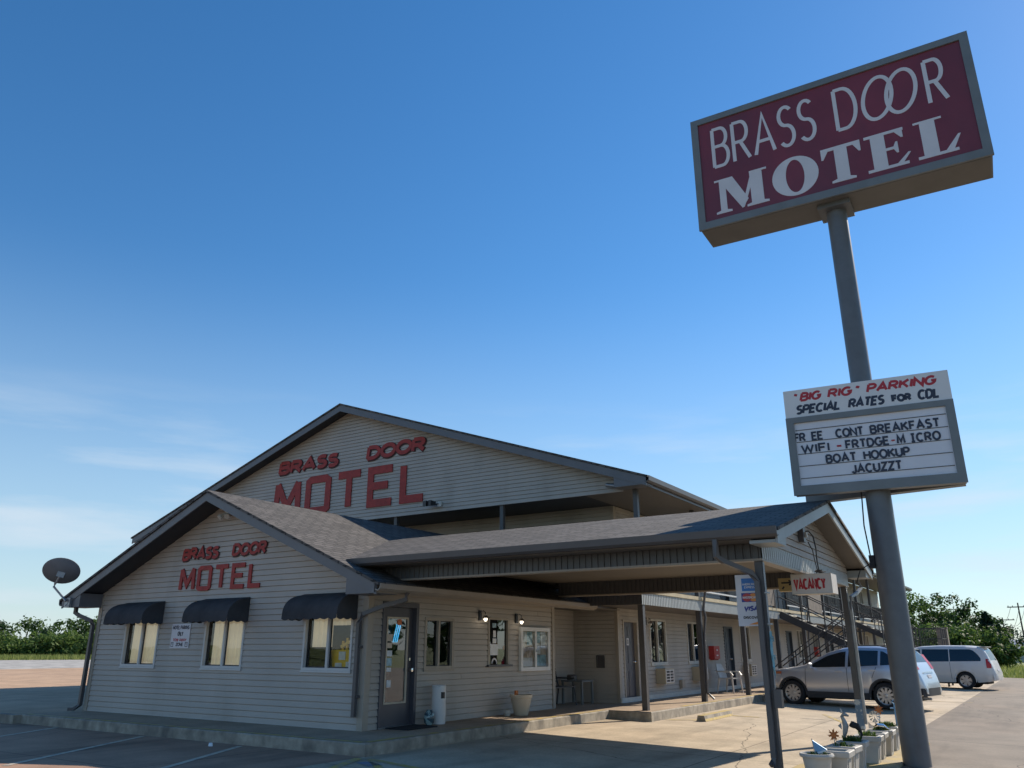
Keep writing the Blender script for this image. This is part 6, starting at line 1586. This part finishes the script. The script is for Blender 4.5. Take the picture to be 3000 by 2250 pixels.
RT = [(2665, 118, 8.5, 9, 'leaf1', 'round'), (2715, 122, 8.8, 8, 'leaf1', 'round'), (2760, 126, 7.4, 7, 'leaf1', 'round'), (2795, 118, 8.6, 6.5, 'leaf2', 'round'), (2840, 124, 6.6, 7, 'leaf2', 'round'), (2882, 124, 6.1, 6.0, 'leaf2', 'round'), (2904, 122, 6.6, 4.5, 'leaf4', 'conifer'), (2935, 126, 4.8, 5, 'leaf2', 'round'),
      (2700, 108, 4.4, 8, 'leaf1', 'bush'), (2760, 106, 4.0, 8, 'leaf1', 'bush'), (2820, 105, 4.2, 8, 'leaf3', 'bush'), (2872, 104, 3.9, 7, 'leaf1', 'bush'), (2918, 104, 3.1, 5.5, 'leaf3', 'bush'), (2965, 150, 4.2, 8, 'leaf4', 'round'), (3010, 160, 5.2, 9, 'leaf4', 'round')]
RL = ['dark tree partly hidden by the sign pole', 'feathery tree just right of the sign pole', 'low topped tree between two taller right trees', 'tallest clump topped tree of the right group', 'round dark tree right of the tallest clump', 'dark spreading tree left of the small conifer', 'small pointed dark conifer near the right power poles', 'low dark tree right of the conifer',
      'mid green bush behind the barred screen', 'mid green bush right of the timber pier', 'pale yellow green bush under the tallest right tree', 'rounded mid green bush above the minivan', 'pale bush at the right end of the right thicket', 'far bluish tree under the power poles', 'far tree at the right picture edge']
for k, ((u, d, h, w, lm, kd), lb) in enumerate(zip(RT, RL)):
    x, y = at(u, d); tree('conifer' if kd == 'conifer' else 'leafy_tree' if kd != 'bush' else 'leafy_bush', lb, x, y, h, w, MT[lm], 'trees right of the sign pole' if kd != 'bush' else 'bushes right of the sign pole', kd, -.42, 50+k, 1700 if d < 130 else 700, .26)
RM = [(9, 124, 9, 11), (19, 128, 10, 12), (30, 124, 9.5, 12), (41, 126, 10.5, 12), (52, 120, 10, 12), (62, 110, 10, 12), (70, 97, 10.5, 12), (74, 82, 10, 12), (76, 66, 10.5, 12), (77, 50, 10, 12), (78, 34, 10, 12), (79, 18, 10, 12)]
for k, (x, y, h, w) in enumerate(RM):
    tree('roadside_tree', 'broad green tree in the row across the side field, %s along the row' % ('first', 'second', 'third', 'fourth', 'fifth', 'sixth', 'seventh', 'eighth', 'ninth', 'tenth', 'eleventh', 'last')[k], x, y, h, w, MT['leaf1' if k % 2 else 'leaf2'], 'trees across the side field', 'bush', -.42, 90+k, 1000, .8)
# tall grass along the field edges
random.seed(3); m = MB()
def tuft(x, y, z, h):
    a = random.uniform(0, 3.14); o = Vector((cos(a), sin(a), 0))*random.uniform(.03, .07); d = Vector((random.gauss(0, .12), random.gauss(0, .12), 0)); b = Vector((x, y, z))
    m.face([b-o, b+o, b+d+o*.2+Vector((0, 0, h))])
for _ in range(9000): tuft(random.uniform(-9, 8), 58.6+random.random()**2*55, -.43, random.uniform(.15, .55))
o = link_mesh('tall_grass', m, MT['blade']); o['kind'] = 'stuff'
m = MB()
for _ in range(7000):
    u = random.uniform(-60, 310); x, y = at(u, random.uniform(112, 132)); tuft(x, y, -.06, random.uniform(.3, .9))
o = link_mesh('tall_grass', m, MT['blade']); o['kind'] = 'stuff'
# power poles and wires
def power_pole(u, d, h, arms, label):
    x, y = at(u, d); t = thing('power_pole', label, 'utility pole', (x, y, -.42), 0, 'power poles at the right edge')
    m = MB(); m.tube([(0, 0, 0), (0, 0, h)], [.12, .08], 8); part('pole', m, MT['bark'], t, local=True)
    for z, w in arms:
        m = MB(); m.box(-w, -.06, z-.06, w, .06, z+.06)
        part('crossarm', m, MT['bark'], t, local=True)
        for sx in (-.9, -.5, .5, .9):
            m = MB(); m.lathe([(.03, .06), (.05, .1), (.05, .16), (.02, .2)], 8, (sx*w, 0, z)); part('insulator', m, MT['greymetal'], t, local=True)
    return Vector((x, y, -.42))
p1 = power_pole(2952, 140, 6.3, [(5.95, 1.5), (4.9, 1.2)], 'short dark power pole with two crossarms near the right edge')
p2 = power_pole(3006, 120, 7.4, [(6.9, 1.2)], 'taller power pole cut off by the right picture edge')
for i, (sx, z1, z2) in enumerate(((-1, 5.6, 6.95), (.9, 5.4, 6.95), (0, 4.5, 6.6))):
    a = p1+Vector((sx, 0, z1)); b = p2+Vector((sx*.8, 0, z2)); pts = [a.lerp(b, k/12)-Vector((0, 0, 1.1*4*(k/12)*(1-k/12))) for k in range(13)]
    m = MB(); m.tube(pts, .022, 4); single('power_line', m, MT['rubber'], 'thin sagging power line between the two right poles', 'power line', a, 'sagging lines between the right poles')
x, y = at(3000, 150)
t = thing('far_shed', 'low far shed with a pale roof at the right edge under the trees', 'building', (x, y, -.42))
m = MB(); m.box(-5, -3, 0, 5, 3, 1.9); part('wall', m, MT['offwhite'], t, local=True)
m = MB(); m.hexa([(-5.4, -3.5, 1.9), (5.4, -3.5, 1.9), (5.4, 0, 3.2), (-5.4, 0, 3.2)], [(-5.4, -3.5, 2.0), (5.4, -3.5, 2.0), (5.4, 0, 3.3), (-5.4, 0, 3.3)]); m.hexa([(-5.4, 3.5, 1.9), (5.4, 3.5, 1.9), (5.4, 0, 3.2), (-5.4, 0, 3.2)], [(-5.4, 3.5, 2.0), (5.4, 3.5, 2.0), (5.4, .002, 3.3), (-5.4, .002, 3.3)]); part('roof', m, MT['signwhite'], t, local=True)
# crumpled paper on the front lot by the kerb
m = MB(); m.hexa([(-11.65, 8.98, .002), (-11.58, 8.95, .002), (-11.56, 9.0, .002), (-11.62, 9.03, .002)], [(-11.64, 8.985, .05), (-11.60, 8.955, .035), (-11.57, 8.995, .055), (-11.62, 9.02, .03)]); single('paper_scrap', m, MT['paper'], 'small white scrap lying by the front kerb', 'litter', (-11.6, 9.0, .002))
